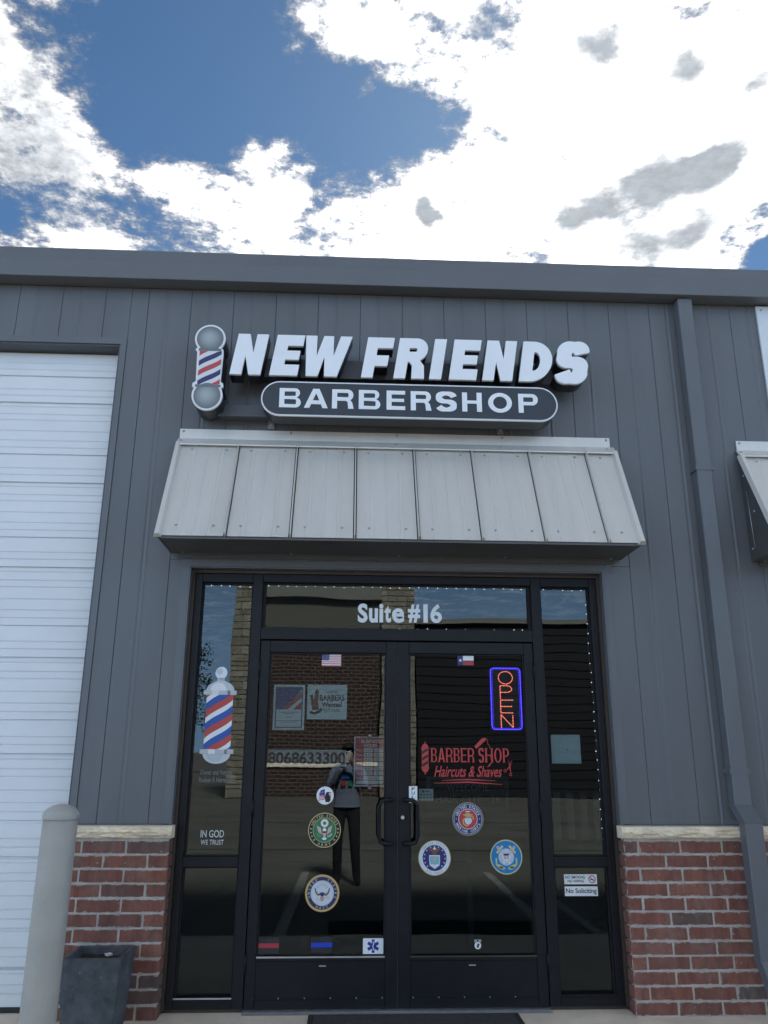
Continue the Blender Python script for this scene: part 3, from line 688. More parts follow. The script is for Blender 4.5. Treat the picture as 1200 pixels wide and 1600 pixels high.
# striped pole cabinet
pcx, pz0, pz1 = -1.281, 3.595, 4.222
def pole_outline(g=0.):
    a = arc(-1.295, 4.118, .099+g, .101+g, -40, 220, 26)
    b = [(-1.385-g, 4.035), (-1.372-g, 4.02), (-1.366-g, 3.80), (-1.386-g, 3.785), (-1.388-g, 3.76)]
    c = arc(-1.289, 3.70, .098+g, .104+g, 150, 390, 26)
    d = [(-1.190+g, 3.76), (-1.192+g, 3.785), (-1.210+g, 3.80), (-1.203+g, 4.02), (-1.206+g, 4.035)]
    return a+b+c+d
pc = put('pole_cabinet', prism(pole_outline(.0), 'y', FYs+.015, -.06), M_SIGNR, S)
put('pole_trim', prism(pole_outline(.004), 'y', FYs-.003, FYs+.0145), M_SIGNE, pc)
pr = Print()
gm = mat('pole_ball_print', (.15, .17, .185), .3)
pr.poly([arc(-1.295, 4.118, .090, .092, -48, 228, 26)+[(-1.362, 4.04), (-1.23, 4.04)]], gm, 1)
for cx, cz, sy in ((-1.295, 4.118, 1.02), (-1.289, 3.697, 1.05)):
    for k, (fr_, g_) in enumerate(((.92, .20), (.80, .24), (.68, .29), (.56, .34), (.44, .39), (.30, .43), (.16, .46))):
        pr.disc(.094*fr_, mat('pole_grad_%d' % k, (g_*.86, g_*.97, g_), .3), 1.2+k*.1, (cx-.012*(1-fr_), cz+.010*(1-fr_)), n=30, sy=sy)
pr.rect(-1.366, -1.215, 4.024, 4.043, mat('pole_ring_print', (.16, .19, .2), .3, metal=.3), 2)
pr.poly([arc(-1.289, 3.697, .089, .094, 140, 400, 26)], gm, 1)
pr.rect(-1.372, -1.204, 3.757, 3.776, MATS['pole_ring_print'], 2)
pr.rect(-1.360, -1.210, 3.776, 4.024, ink((.72, .74, .76)), 1)
def band(zc, hw, c):
    xl, xr = -1.359, -1.211; n = 10; T_, U_ = [], []
    for i in range(n+1):
        t = i/n; xx = xl+(xr-xl)*t; e = (2*t-1); zz = zc+.045*(e*.8+.2*e**3)+(.012*(1-(1-abs(e))**.5) if False else 0)-.012*(1-e*e)*0
        T_.append((xx, min(4.0235, max(3.7765, zz+hw)))); U_.append((xx, min(4.0235, max(3.7765, zz-hw))))
    b = n+1
    F = [(i, i+1, b+i+1, b+i) for i in range(n) if T_[i][1]-U_[i][1] > .0005 or T_[i+1][1]-U_[i+1][1] > .0005]
    pr.tri(T_+U_, F, c, 2)
NV, RD = ink((.035, .035, .14)), ink((.52, .07, .08))
for k, c in ((4.06, RD), (3.985, NV), (3.912, RD), (3.838, NV), (3.764, RD)): band(k-.01, .0195, c)
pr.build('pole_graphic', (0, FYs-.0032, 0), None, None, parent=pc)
# ================================================================== DECALS AND SIGNS ON THE GLASS
def at(px, py, y): a, c = P(px, py, y); return Vector((a, y, c))
GD = GY-.0125                                # outer face of the door panes
def rectp(px0, py0, px1, py1, y):
    a = P(px0, py0, y); b = P(px1, py1, y); a2 = P(px0, py1, y); b2 = P(px1, py0, y)
    x0, x1 = (a[0]+a2[0])/2, (b[0]+b2[0])/2; z1, z0 = (a[1]+b2[1])/2, (b[1]+a2[1])/2
    return Vector(((x0+x1)/2, y, (z0+z1)/2)), (x1-x0)/2, (z1-z0)/2
def seal_army():
    p = Print(); r = .1; K = ink(BLACK); G = ink((.62, .52, .26)); GR = ink((.02, .20, .09)); W = ink(WHITE)
    p.disc(r, G, 1); p.disc(r*.955, K, 2); p.disc(r*.72, G, 3); p.disc(r*.69, GR, 4)
    p.ring_text('UNITED STATES', r*.83, r*.20, 155, 25, G, 5); p.ring_text('ARMY', r*.84, r*.20, 247, 293, G, 5, inward=True)
    for a in (175, 190, 205, 222, 318, 335, 350, 5): p.star(r*.83*math.cos(R(a)), r*.83*math.sin(R(a)), r*.075, G, 5)
    p.disc(r*.24, ink((.75, .7, .5)), 5, (0, r*.40)); p.disc(r*.18, W, 6, (0, r*.40)); p.disc(r*.11, ink((.15, .15, .16)), 7, (0, r*.40), n=8)
    TN = ink((.45, .22, .15))
    for s in (-1, 1):
        p.poly([[(s*r*a, r*b) for a, b in ((.08, -.22), (.16, -.10), (.22, .12), (.40, .26), (.50, .30), (.46, .12), (.42, -.02), (.34, -.18), (.2, -.28))]], TN, 5)
        for k in range(3): p.stroke([(s*r*(.2+.07*k), -r*.18+r*.03*k), (s*r*(.28+.07*k), r*(.16+.03*k))], r*.025, W, 6)
        p.stroke([(s*r*.18, -r*.36), (s*r*.34, -r*.34), (s*r*.46, -r*.20)], r*.07, ink((.15, .32, .12) if s < 0 else (.6, .62, .6)), 5)
    p.poly([[(-.1*r, .05*r), (0, .16*r), (.1*r, .05*r), (.12*r, -.1*r), (-.12*r, -.1*r)]], W, 6)
    p.rect(-.12*r, .12*r, -.16*r, -.06*r, K, 7); p.poly([[(-.12*r, -.16*r), (.12*r, -.16*r), (.06*r, -.4*r), (-.06*r, -.4*r)]], ink((.62, .45, .42)), 7)
    p.poly([[(-.16*r, -.46*r), (0, -.40*r), (.16*r, -.46*r), (.08*r, -.56*r), (-.08*r, -.56*r)]], W, 6)
    return p
def seal_navy():
    p = Print(); r = .103; G = ink((.62, .42, .15)); N = ink((.02, .035, .13)); W = ink((.66, .70, .76)); K = ink((.02, .02, .05))
    p.disc(r, G, 1); p.disc(r*.88, N, 2); p.disc(r*.68, W, 3); p.disc(r*.64, ink((.45, .5, .56)), 4, r2=r*.62)
    p.ring_text('UNITED', r*.78, r*.17, 196, 118, ink((.6, .55, .42)), 4); p.ring_text('STATES', r*.78, r*.17, 64, -16, ink((.6, .55, .42)), 4); p.ring_text('NAVY', r*.78, r*.17, 248, 292, ink((.6, .55, .42)), 4, inward=True)
    for k in range(7):
        a = R(40+k*16.7); p.stroke([(r*.28*math.cos(a), r*.1+r*.28*math.sin(a)), (r*.50*math.cos(a), r*.1+r*.46*math.sin(a))], r*.014, K, 4)
    for s in (-1, 1):
        p.poly([[(s*r*a, r*b) for a, b in ((.05, -.04), (.12, -.12), (.26, -.14), (.38, -.02), (.44, .16), (.46, .32), (.36, .22), (.28, .06), (.18, -.02), (.1, .06))]], ink((.16, .13, .11)), 4)
        p.stroke([(s*r*.16, -r*.03), (s*r*.27, r*.0), (s*r*.36, r*.2)], r*.025, W, 5)
    p.poly([[(-.1*r, -.02*r), (0, .08*r), (.1*r, -.02*r), (.12*r, -.1*r), (0, -.2*r), (-.12*r, -.1*r)]], N, 5)
    p.poly([[(-.12*r, -.18*r), (.12*r, -.18*r), (.1*r, -.36*r), (0, -.46*r), (-.1*r, -.36*r)]], ink((.5, .34, .32)), 5)
    p.stroke([(-r*.32, -r*.22), (-r*.3, -r*.36), (-r*.14, -r*.34), (r*.1, -r*.26), (r*.3, -r*.18)], r*.03, G, 6)
    p.disc(r*.06, G, 6, (r*.34, -r*.26), r2=r*.035, n=14)
    return p
def seal_marine():
    p = Print(); r = .1; N = ink((.03, .03, .14)); W = ink((.72, .74, .78)); RD_ = ink((.52, .05, .05)); G = ink((.55, .42, .18))
    p.disc(r, ink((.05, .05, .06)), 1); n = 56
    for k in range(n): p.disc(r*.032, ink((.58, .56, .50)), 2, (r*.94*math.cos(k*math.tau/n), r*.94*math.sin(k*math.tau/n)), n=6)
    p.disc(r*.87, W, 3); p.disc(r*.85, N, 4); p.disc(r*.60, W, 5); p.disc(r*.565, RD_, 6)
    p.ring_text('UNITED STATES', r*.73, r*.22, 158, 22, W, 6); p.ring_text('MARINE CORPS', r*.73, r*.21, 205, 335, W, 6, inward=True)
    for a in (180, 0): p.disc(r*.03, W, 6, (r*.73*math.cos(R(a)), 0), n=8)
    p.poly([[(-.34*r, .24*r), (-.1*r, .32*r), (0, .38*r), (.1*r, .32*r), (.34*r, .24*r), (.16*r, .18*r), (.06*r, .06*r), (-.06*r, .06*r), (-.16*r, .18*r)]], G, 7)
    p.rect(-.14*r, .14*r, .40*r, .46*r, W, 7); p.disc(.22*r, W, 7, (.02*r, -.1*r)); 
    for k in (-.06, .0, .06): p.stroke([(-.16*r, -.1*r+k*r*2), (.2*r, -.1*r+k*r*2)], .02*r, ink((.4, .5, .6)), 8)
    p.stroke([(-.14*r, .08*r), (-.30*r, -.08*r), (-.28*r, -.28*r), (-.1*r, -.40*r), (.04*r, -.36*r)], .09*r, G, 8)
    p.stroke([(.1*r, .08*r), (.3*r, .16*r), (.36*r, .02*r), (.26*r, -.04*r)], .07*r, G, 8)
    return p
def seal_air():
    p = Print(); r = .1; N = ink((.035, .03, .16)); W = ink((.70, .76, .80)); G = ink((.55, .44, .22)); LB = ink((.25, .48, .58))
    p.disc(r, G, 1); p.disc(r*.955, W, 2); p.disc(r*.735, N, 3)
    T_ = ink((.20, .22, .30)); p.ring_text('UNITED STATES', r*.84, r*.15, 142, 38, T_, 4, bold=.0); p.ring_text('AIR FORCE', r*.85, r*.14, 238, 302, T_, 4, bold=.0, inward=True)
    for a in (112, 90, 68, 138, 42, 162, 18, 183, -3, 205, -25, 226, -46): p.star(r*.64*math.cos(R(a)), r*.64*math.sin(R(a)), r*.06, W, 4)
    p.poly([[(-.33*r, .16*r), (.33*r, .16*r), (.33*r, -.2*r), (.30*r, -.42*r), (0, -.62*r), (-.30*r, -.42*r), (-.33*r, -.2*r)]], W, 4)
    p.poly([[(-.29*r, .10*r), (.29*r, .10*r), (.29*r, -.2*r), (.24*r, -.36*r), (.1*r, -.34*r), (0, -.40*r), (-.1*r, -.34*r), (-.24*r, -.36*r), (-.29*r, -.2*r)]], LB, 5)
    p.star(0, -.1*r, .16*r, ink((.5, .52, .3)), 6, n=8, inner=.5)
    BN = ink((.22, .09, .05))
    p.poly([[(-.38*r, .56*r), (-.2*r, .52*r), (-.1*r, .56*r), (.1*r, .56*r), (.2*r, .52*r), (.38*r, .56*r), (.26*r, .38*r), (.14*r, .32*r), (.12*r, .2*r), (-.12*r, .2*r), (-.14*r, .32*r), (-.26*r, .38*r)]], BN, 5)
    p.disc(.09*r, W, 6, (0, .53*r), n=14, sy=.8); return p
def seal_coast():
    p = Print(); r = .1; Bl = ink((.01, .22, .48)); G = ink((.66, .55, .26)); W = ink((.70, .76, .82)); D_ = ink((.12, .14, .25))
    n = 60; p.disc(r*.985, G, 1)
    for k in range(n): p.disc(r*.035, ink((.72, .63, .36)), 2, (r*.965*math.cos(k*math.tau/n), r*.965*math.sin(k*math.tau/n)), n=6)
    p.disc(r*.93, Bl, 3)
    for s in (-1, 1):
        p.stroke([(s*r*.20, r*.64), (s*r*.58, r*.22)] if s > 0 else [(s*r*.20, r*.64), (s*r*.58, r*.22)], r*.13, G, 4)
        p.stroke([(s*r*.62, -r*.05), (s*r*.62, -r*.40), (s*r*.46, -r*.58), (s*r*.22, -r*.60), (s*r*.1, -r*.66)], r*.09, G, 4)
        p.poly([[(s*r*.30, -r*.48), (s*r*.52, -r*.40), (s*r*.42, -r*.66), (s*r*.16, -r*.72)]], G, 4)
        p.disc(r*.08, W, 4, (s*r*.50, r*.54), r2=r*.045, n=14)
    p.disc(r*.48, W, 5); p.disc(r*.45, D_, 6, r2=r*.435); p.disc(r*.30, D_, 6, r2=r*.285)
    p.ring_text('UNITED STATES COAST GUARD', r*.37, r*.10, 225, -45, D_, 7, bold=0); p.text('1790', -.1*r, .1*r, -.41*r, -.34*r, D_, 7)
    p.rect(-.17*r, .17*r, .08*r, .2*r, ink((.03, .035, .14)), 7); p.poly([[(-.17*r, .08*r), (.17*r, .08*r), (.16*r, -.1*r), (0, -.22*r), (-.16*r, -.1*r)]], W, 7)
    for k in range(4): p.rect((-.15+.085*k)*r, (-.11+.085*k)*r, -.12*r, .075*r, ink((.5, .12, .14)), 8)
    return p
for fn, px, py, lab in ((seal_army, 507, 1297, 'round green and black UNITED STATES ARMY seal sticker on door glass'),
                        (seal_navy, 503.5, 1395.5, 'round gold rimmed UNITED STATES NAVY seal sticker on door glass'),
                        (seal_marine, 731, 1279.5, 'round red and navy UNITED STATES MARINE CORPS seal sticker on door glass'),
                        (seal_air, 679, 1340.5, 'round white and navy UNITED STATES AIR FORCE seal sticker beside door pull'),
                        (seal_coast, 791, 1339, 'round bright blue COAST GUARD seal sticker with crossed anchors')):
    fn().build('seal_sticker', at(px, py, GD), lab, 'sticker', 'military seal stickers on the doors', back=(.099, ink(BLACK)))
p = Print(); r = .053; W = ink(WHITE); p.disc(r, W, 1); 
for k in range(28): p.disc(r*.03, ink(BLACK), 2, (r*.9*math.cos(k*math.tau/28), r*.9*math.sin(k*math.tau/28)), n=5)
p.poly([[(-.72*r, .2*r), (-.5*r, .58*r), (-.05*r, .72*r), (0, .0), (-.66*r, -.02*r)]], ink((.05, .06, .25)), 2)
for k in range(3): p.stroke([(-.75*r, -.12*r-.2*k*r), (-.1*r, -.08*r-.16*k*r), (.4*r, .36*r-.2*k*r), (.72*r, .30*r-.18*k*r)], .09*r, ink((.5, .07, .08)), 3)
p.poly([[(.05*r, -.72*r), (.0, -.3*r), (-.12*r, -.2*r), (.05*r, -.02*r), (.1*r, .32*r), (.36*r, .42*r), (.62*r, .34*r), (.42*r, .28*r), (.44*r, .1*r), (.62*r, -.1*r), (.66*r, -.5*r), (.5*r, -.72*r)]], ink(BLACK), 4)
for k in range(3): p.star(-.5*r+.2*k*r, .3*r+.06*k*r, .05*r, W, 3)
p.build('round_sticker', at(508, 1243, GD), 'small round white sticker with saluting figure before a flag', 'sticker', back=(r*.99, W))
# flags
c, a, b = rectp(503, 1021.5, 533, 1041, GD); p = Print()
for k in range(13): p.rect(-a, a, b-2*b*(k+1)/13, b-2*b*k/13, ink(RED if k % 2 == 0 else WHITE), 1)
p.rect(-a, -a+.78*a, b-2*b*7/13, b, ink((.05, .05, .20)), 2)
for i in range(6):
    for j in range(5): p.star(-a+.78*a*(i+.5)/6, b-2*b*7/13*(j+.5)/5, b*.05, ink(WHITE), 3)
p.build('flag_sticker', c, 'small stars and stripes flag sticker at top of door glass', 'sticker', back=(a, b, ink(WHITE)))
c, a, b = rectp(715, 1024.5, 740, 1039.5, GD); p = Print()
p.rect(-a, -a/3, -b, b, ink((.03, .04, .17)), 1); p.rect(-a/3, a, 0, b, ink(WHITE), 1); p.rect(-a/3, a, -b, 0, ink((.42, .06, .07)), 1); p.star(-a*.66, 0, a*.24, ink(WHITE), 2)
p.build('flag_sticker', c, 'small lone star flag sticker at top of door glass', 'sticker', back=(a, b, ink(WHITE)))
for px0, px1, py0, py1, col, lab in ((403, 436, 1465, 1490, (.45, .04, .05), 'dark flag sticker with one red line low on door glass'), (486, 519, 1464, 1489, (.01, .06, .55), 'dark flag sticker with one blue line low on door glass')):
    c, a, b = rectp(px0, py0, px1, py1, GD); p = Print()
    for k in range(7): p.rect(-a, a, b-2*b*(k+.55)/7, b-2*b*(k+.08)/7, ink((.035, .036, .042)), 1)
    p.rect(-a, -a*.2, .0, b, ink((.02, .02, .024)), 2); p.rect(-a, a, -.30*b, .28*b, ink(col), 3)
    p.build('line_flag_sticker', c, lab, 'sticker', back=(a, b, ink((.022, .023, .027))))
c, a, b = rectp(567, 1466, 599, 1490.5, GD); p = Print(); p.rect(-a, a, -b, b, ink(WHITE), 1)
bl = ink((.015, .05, .36))
for k in range(3):
    t = R(90+60*k); dx, dy = math.cos(t)*.86*b, math.sin(t)*.86*b; p.stroke([(-dx, -dy), (dx, dy)], b*.40, bl, 2)
p.stroke([(0, -b*.6), (0, b*.65)], b*.07, ink(WHITE), 4); p.stroke([(b*.1*math.sin(t_*.9), -b*.5+t_*b*.09) for t_ in range(12)], b*.07, ink(WHITE), 5)
p.build('medical_star_sticker', c, 'white sticker with blue six armed medical star at door corner', 'sticker', back=(a, b, ink(WHITE)))
c, a, b = rectp(740.5, 1467.5, 752.5, 1485, GD); p = Print(); K = ink(BLACK); W = ink(WHITE); p.rect(-a, a, -b, b, K, 1); p.rect(-a*.9, a*.9, b*.45, b*.95, ink((.4, .42, .44)), 2)
p.disc(a*.86, W, 2, (0, -b*.12)); p.poly([[(-.3*a, -.5*b), (-.2*a, -.1*b), (.0, .25*b), (.4*a, .2*b), (.45*a, -.05*b), (.2*a, -.15*b), (.3*a, -.5*b)]], K, 3); p.rect(-.2*a, .2*a, .55*b, .85*b, K, 3)
p.build('remembrance_sticker', c, 'tiny black and white silhouette sticker low on glass of the door with the lock', 'sticker', back=(a, b, K))
# suite number
c, a, b = rectp(558.5, 942.5, 690, 973, GY); p = Print(); 
for ch, xa, xb, ya, yb in (('S', 559, 574.5, 943, 973), ('u', 576.5, 590.5, 950.5, 973), ('i', 592.5, 599, 943.5, 972.7), ('t', 600.8, 611, 945.5, 972.8), ('e', 612.5, 631.5, 950.3, 973.2), ('#', 637.5, 656.5, 944.5, 973), ('1', 661.5, 668.3, 944.3, 973), ('6', 672.3, 690.3, 944, 973.6)):
    c2, a2, b2 = rectp(xa, ya, xb, yb, GY); p.text(ch, c2.x-c.x-a2, c2.x-c.x+a2, c2.z-c.z-b2, c2.z-c.z+b2, ink(WHITE), 1, bold=.038 if ch not in 'e6' else .03)
p.build('suite_lettering', c+Vector((0, -.0005, 0)), 'white vinyl Suite #16 lettering on transom glass', 'lettering')
# side light lettering
for rows, lab in (((('IN GOD', 313.5, 1297, 350, 1308.5), ('WE TRUST', 313.5, 1312, 349.5, 1320)), 'white IN GOD WE TRUST vinyl lettering on side glass'),
                  ((('Owner and Veteran', 313, 1202.5, 363, 1210.5), ('Rueben R Hernandez', 311, 1214.5, 366.5, 1222.5)), 'faint grey two line owner lettering under the pole decal')):
    p = Print(); c0, _, _ = rectp(rows[0][1], rows[0][2], rows[1][3], rows[1][4], GY)
    for t, x0, y0, x1, y1 in rows:
        c, a, b = rectp(x0, y0, x1, y1, GY); dx, dz = c.x-c0.x, c.z-c0.z
        p.text(t, dx-a, dx+a, dz-b, dz+b, ink((.60, .64, .66) if 'GOD' in t or 'TRUST' in t else (.17, .19, .19)), 1, bold=.01)
    p.build('glass_lettering', c0, lab, 'lettering')
# barber pole decal on the side light
c, a, b = rectp(316, 1041, 368, 1194, GY); p = Print(); W = ink(WHITE); SV = mat('silver_print', (.42, .43, .45), .3, metal=.5); SL = ink((.58, .62, .66))
zz = lambda py: P(343, py, GY)[1]-c.z
hw = a*.80
p.disc(a*.36, W, 1, (0, zz(1051.5)), sy=1.05); p.disc(a*.2, ink((.62, .67, .72)), 2, (-a*.1, zz(1049))); p.rect(-a*.22, a*.22, zz(1064), zz(1060), SV, 1); p.rect(-a*.32, a*.32, zz(1067), zz(1064), SL, 1)
p.poly([arc(0, zz(1080), a*.86, zz(1064)-zz(1080), 0, 180, 18)], SL, 2); p.poly([arc(-a*.12, zz(1080), a*.5, (zz(1064)-zz(1080))*.85, 0, 180, 14)], W, 3)
p.rect(-hw, hw, zz(1171), zz(1085), W, 1)
def swirl(z_, h_, m):
    n = 12; T_, U_ = [], []
    for i in range(n+1):
        t = i/n; e = 2*t-1; xx = -hw+2*hw*t; z0 = z_+.115*(.78*e+.22*e**3)/2
        T_.append((xx, min(zz(1085.3), max(zz(1170.7), z0+h_)))); U_.append((xx, min(zz(1085.3), max(zz(1170.7), z0-h_))))
    q = n+1; p.tri(T_+U_, [(i, i+1, q+i+1, q+i) for i in range(n) if T_[i][1]-U_[i][1] > .0004 or T_[i+1][1]-U_[i+1][1] > .0004], m, 2)
z0_ = zz(1171)
for k in range(-1, 5):
    swirl(z0_+.021+.125*k, .0235, ink((.52, .07, .06))); swirl(z0_+.066+.125*k-.0, .0225, ink((.02, .10, .42)))
p.rect(-hw*.93, -hw*.5, zz(1140), zz(1090), mat('gloss_print', (.25, .38, .62), .2), 4) if False else None
for pa, pb in ((1085.5, 1079), (1178, 1171)): p.rect(-a, a, zz(pa), zz(pb), SV, 5); p.rect(-a*.5, -a*.1, zz(pa), zz(pb), ink((.8, .82, .84)), 6); p.rect(a*.45, a*.62, zz(pa), zz(pb), ink((.2, .2, .22)), 6)
p.poly([arc(0, zz(1178), a*.82, zz(1178)-zz(1193.5), 180, 360, 18)], SL, 2); p.poly([arc(-a*.1, zz(1178), a*.5, (zz(1178)-zz(1193.5))*.8, 180, 360, 14)], ink((.5, .54, .58)), 3)
p.build('pole_decal', c, 'red white and blue barber pole decal on the side light glass', 'decal')
# red shop logo
c, a, b = rectp(658, 1152, 800, 1226, GD); p = Print(); RV = ink((.50, .055, .055))
def lx(px): return P(px, 1180, GD)[0]-c.x
def lz(py): return P(728, py, GD)[1]-c.z
def serif_word(word, x0, x1, z0, z1, gap=.12):
    ws = {'B': .58, 'A': .66, 'R': .64, 'E': .56, 'S': .5, 'H': .68, 'O': .68, 'P': .56}; H = z1-z0
    tot = sum(ws[ch] for ch in word)+gap*(len(word)-1); k = (x1-x0)/tot; xx = x0
    for ch in word:
        w = ws[ch]; lp = glyph(ch, w, .15, .085)
        p.poly([[(xx+u_*k, z0+v_*H) for u_, v_ in l] for l in lp], RV, 1)
        sv = {'B': (0,), 'R': (0, w-.16), 'E': (0,), 'H': (0, w-.15), 'P': (0,), 'A': (-.02, w-.14)}.get(ch, ())
        for s_ in sv:
            for e_ in ((0,) if ch == 'A' or (ch == 'R' and s_) else (0, 1)):
                zc = z0+e_*H; p.rect(xx+(s_-.07)*k, xx+(s_+.22)*k, zc-(.035*H if e_ else 0), zc+(0 if e_ else .035*H), RV, 2)
        xx += (w+gap)*k
serif_word('BARBER', lx(673.5), lx(741), lz(1191), lz(1169)); serif_word('SHOP', lx(747.5), lx(795.5), lz(1191), lz(1169))
p.text('Haircuts & Shaves', lx(678), lx(783.5), lz(1214), lz(1196.5), RV, 1, bold=.012, shear=.35)
p.stroke([(lx(690), lz(1219.5)), (lx(730), lz(1218)), (lx(774), lz(1219.8))], [.002, .008, .002], RV, 1); p.stroke([(lx(677.5), lz(1224)), (lx(730), lz(1222)), (lx(783), lz(1225.5))], [.002, .009, .002], RV, 1)
# little pole
p.rect(lx(659), lx(669.5), lz(1200), lz(1169.5), RV, 1)
for k in range(3):
    z_ = lz(1196-10*k); p.poly([[(lx(659.6), z_-.012), (lx(668.9), z_+.012), (lx(668.9), z_+.030), (lx(659.6), z_+.006)]], ink((.015, .017, .02)), 2)
for s_, q in ((1, 1169.5), (-1, 1200)):
    p.rect(lx(657.8), lx(670.6), lz(q)-.003, lz(q)+.003, RV, 3); p.poly([arc(lx(664.3), lz(q)+s_*.004, .021, .024*s_, 0, 180, 10)], RV, 1); p.disc(.005, RV, 1, (lx(664.3), lz(q)+s_*.034), n=10)
# clippers and cord
p.poly([[(lx(741.5), lz(1166)), (lx(744.5), lz(1170)), (lx(749), lz(1166)), (lx(760), lz(1156)), (lx(759), lz(1152.5)), (lx(754), lz(1153.5))]], RV, 1)
p.stroke([(lx(759.5), lz(1153)), (lx(762), lz(1155)), (lx(762), lz(1161)), (lx(765), lz(1165)), (lx(766), lz(1169))], .003, RV, 1)
p.stroke([(lx(766), lz(1178)), (lx(768), lz(1190)), (lx(764), lz(1196)), (lx(761), lz(1198.5))], [.004, .006, .009, .003], RV, 2)
# scissors
p.stroke([(lx(794), lz(1186)), (lx(796), lz(1200)), (lx(797), lz(1207))], [.001, .007, .004], RV, 1); p.stroke([(lx(799.5), lz(1187.5)), (lx(795.5), lz(1198)), (lx(790.5), lz(1203))], [.001, .007, .004], RV, 2)
for q in ((788.3, 1204), (796.8, 1210)): p.disc(.0095, RV, 1, (lx(q[0]), lz(q[1])), r2=.006, n=14)
p.build('shop_decal', c, 'red BARBER SHOP Haircuts and Shaves decal with clippers and scissors', 'decal')
# pull label and card sticker
c, a, b = rectp(639, 1228.5, 652, 1254.5, .083); p = Print(); p.rect(-a, a, -b, b, ink(WHITE), 1)
for k, ch in enumerate('PULL'): p.text(ch, -a*.35, a*.4, b*(.86-.5*k)-b*.36, b*(.86-.5*k), ink(BLACK), 2, bold=.02)
p.build('pull_label', c, 'narrow white PULL label on the door stile', 'label', back=(a, b, ink(WHITE)))
c, a, b = rectp(654.5, 1232.5, 677, 1251, GY+.0); p = Print(); p.rect(-a, a, -b, b, ink((.42, .50, .50)), 1)
p.rect(-a*.55, -a*.3, b*.35, b*.75, ink((.04, .05, .06)), 2); p.rect(-a*.2, a*.5, b*.45, b*.65, ink((.12, .15, .16)), 2)
for i in range(4):
    for j in range(2): p.rect(-a*.85+a*.45*i, -a*.6+a*.45*i, -b*.7+b*.6*j, -b*.45+b*.6*j, ink((.12, .15, .18)), 2)
p.build('payment_sticker', c, 'small pale payment card sticker inside the glass beside PULL label', 'sticker', back=(a, b, ink((.42, .50, .50))))
# notices on the other side light
c, a, b = rectp(881.5, 1366, 932.5, 1381.5, GY); p = Print(); W = ink(WHITE); K = ink(BLACK); p.rect(-a, a, -b, b, W, 1)
p.text('NO SMOKING', -a*.93, a*.28, b*.12, b*.72, K, 2, bold=.02); p.text('NO VAPING', -a*.80, a*.20, -b*.68, -b*.08, K, 2, bold=.02)
p.disc(b*.80, ink((.45, .05, .07)), 2, (a*.70, 0), r2=b*.62, n=24); p.stroke([(a*.70-b*.5, b*.5), (a*.70+b*.5, -b*.5)], b*.16, ink((.45, .05, .07)), 4); p.rect(a*.70-b*.45, a*.70+b*.4, -b*.16, b*.02, K, 3)
p.build('notice_sticker', c, 'white NO SMOKING NO VAPING notice with red prohibition ring', 'notice', back=(a, b, W))
c, a, b = rectp(882.5, 1385, 934, 1400, GY); p = Print(); p.rect(-a, a, -b, b, W, 1); p.text('No Soliciting', -a*.93, a*.93, -b*.72, b*.62, K, 2, bold=.02)
p.build('notice_sticker', c, 'white No Soliciting notice under the no smoking one', 'notice', back=(a, b, W))
# papers taped to the inside of the glass
GI = GY+.012
c, a, b = rectp(861.5, 1148, 907, 1193, GI); p = Print(); p.rect(-a, a, -b, b, ink((.55, .62, .64)), 1); p.disc(.004, K, 2, (a*.1, -b*.05), n=8); p.disc(.003, K, 2, (0, b*.95), n=8)
p.build('paper_sheet', c, 'blank pale paper square taped inside the side light', 'paper', back=(a, b, ink((.55, .62, .64))))
c, a, b = rectp(427, 1070, 476, 1140.5, GI); p = Print(); p.rect(-a, a, -b, b, ink((.66, .70, .70)), 1); p.rect(-a*.87, a*.87, -b*.91, b*.91, ink((.04, .10, .20)), 2); p.rect(-a*.8, a*.8, -b*.86, b*.86, ink((.62, .66, .67)), 3)
p.poly([[(-a*.8, b*.86), (a*.8, b*.86), (a*.75, b*.74), (-a*.3, -b*.10), (-a*.8, -b*.10)]], ink((.05, .10, .22)), 4)
p.poly([[(-a*.45, -b*.10), (a*.78, b*.70), (a*.78, b*.42), (-a*.1, -b*.10)]], ink((.45, .10, .10)), 5); p.poly([[(a*.25, -b*.10), (a*.78, b*.25), (a*.78, -b*.1)]], ink((.45, .10, .10)), 5)
for k, w in enumerate((.62, .3, 0, .2, 0, .7, .5)):
    if w: p.rect(-a*w, a*w, -b*(.22+.075*k)-.0022, -b*(.22+.075*k)+.0022, ink((.25, .28, .3)), 4)
p.build('poster', c, 'bordered poster with waving flag artwork taped inside door glass', 'poster', back=(a, b, ink((.66, .70, .70))))
c, a, b = rectp(480, 1070, 542, 1124, GI); p = Print(); p.rect(-a, a, -b, b, ink((.62, .68, .68)), 1)
p.text('Licensed', -.05*a, .55*a, .52*b, .72*b, ink((.08, .08, .08)), 2); p.text('BARBERS', -.38*a, .88*a, .06*b, .42*b, ink((.10, .09, .08)), 2, bold=.03); p.text('Wanted', -.28*a, .74*a, -.30*b, .0*b, ink((.05, .05, .05)), 2, bold=.03); p.text('Apply Inside', -.22*a, .66*a, -.62*b, -.36*b, ink((.08, .08, .08)), 2, shear=.3)
BRN = ink((.18, .10, .07)); p.poly([[(-.72*a, -.5*b), (-.8*a, -.1*b), (-.86*a, .4*b), (-.74*a, .45*b), (-.66*a, .1*b), (-.6*a, .66*b), (-.5*a, .72*b), (-.42*a, .64*b), (-.44*a, .0), (-.40*a, -.45*b)]], BRN, 2)
p.stroke([(-.85*a, -.58*b), (-.62*a, -.66*b), (-.4*a, -.56*b), (-.25*a, -.4*b)], .16*b, ink((.06, .05, .05)), 3); p.rect(-.64*a, -.46*a, -.3*b, .1*b, ink((.30, .10, .06)), 3)
p.build('poster', c, 'pale Licensed BARBERS Wanted poster with hand and clippers', 'poster', back=(a, b, ink((.62, .68, .68))))
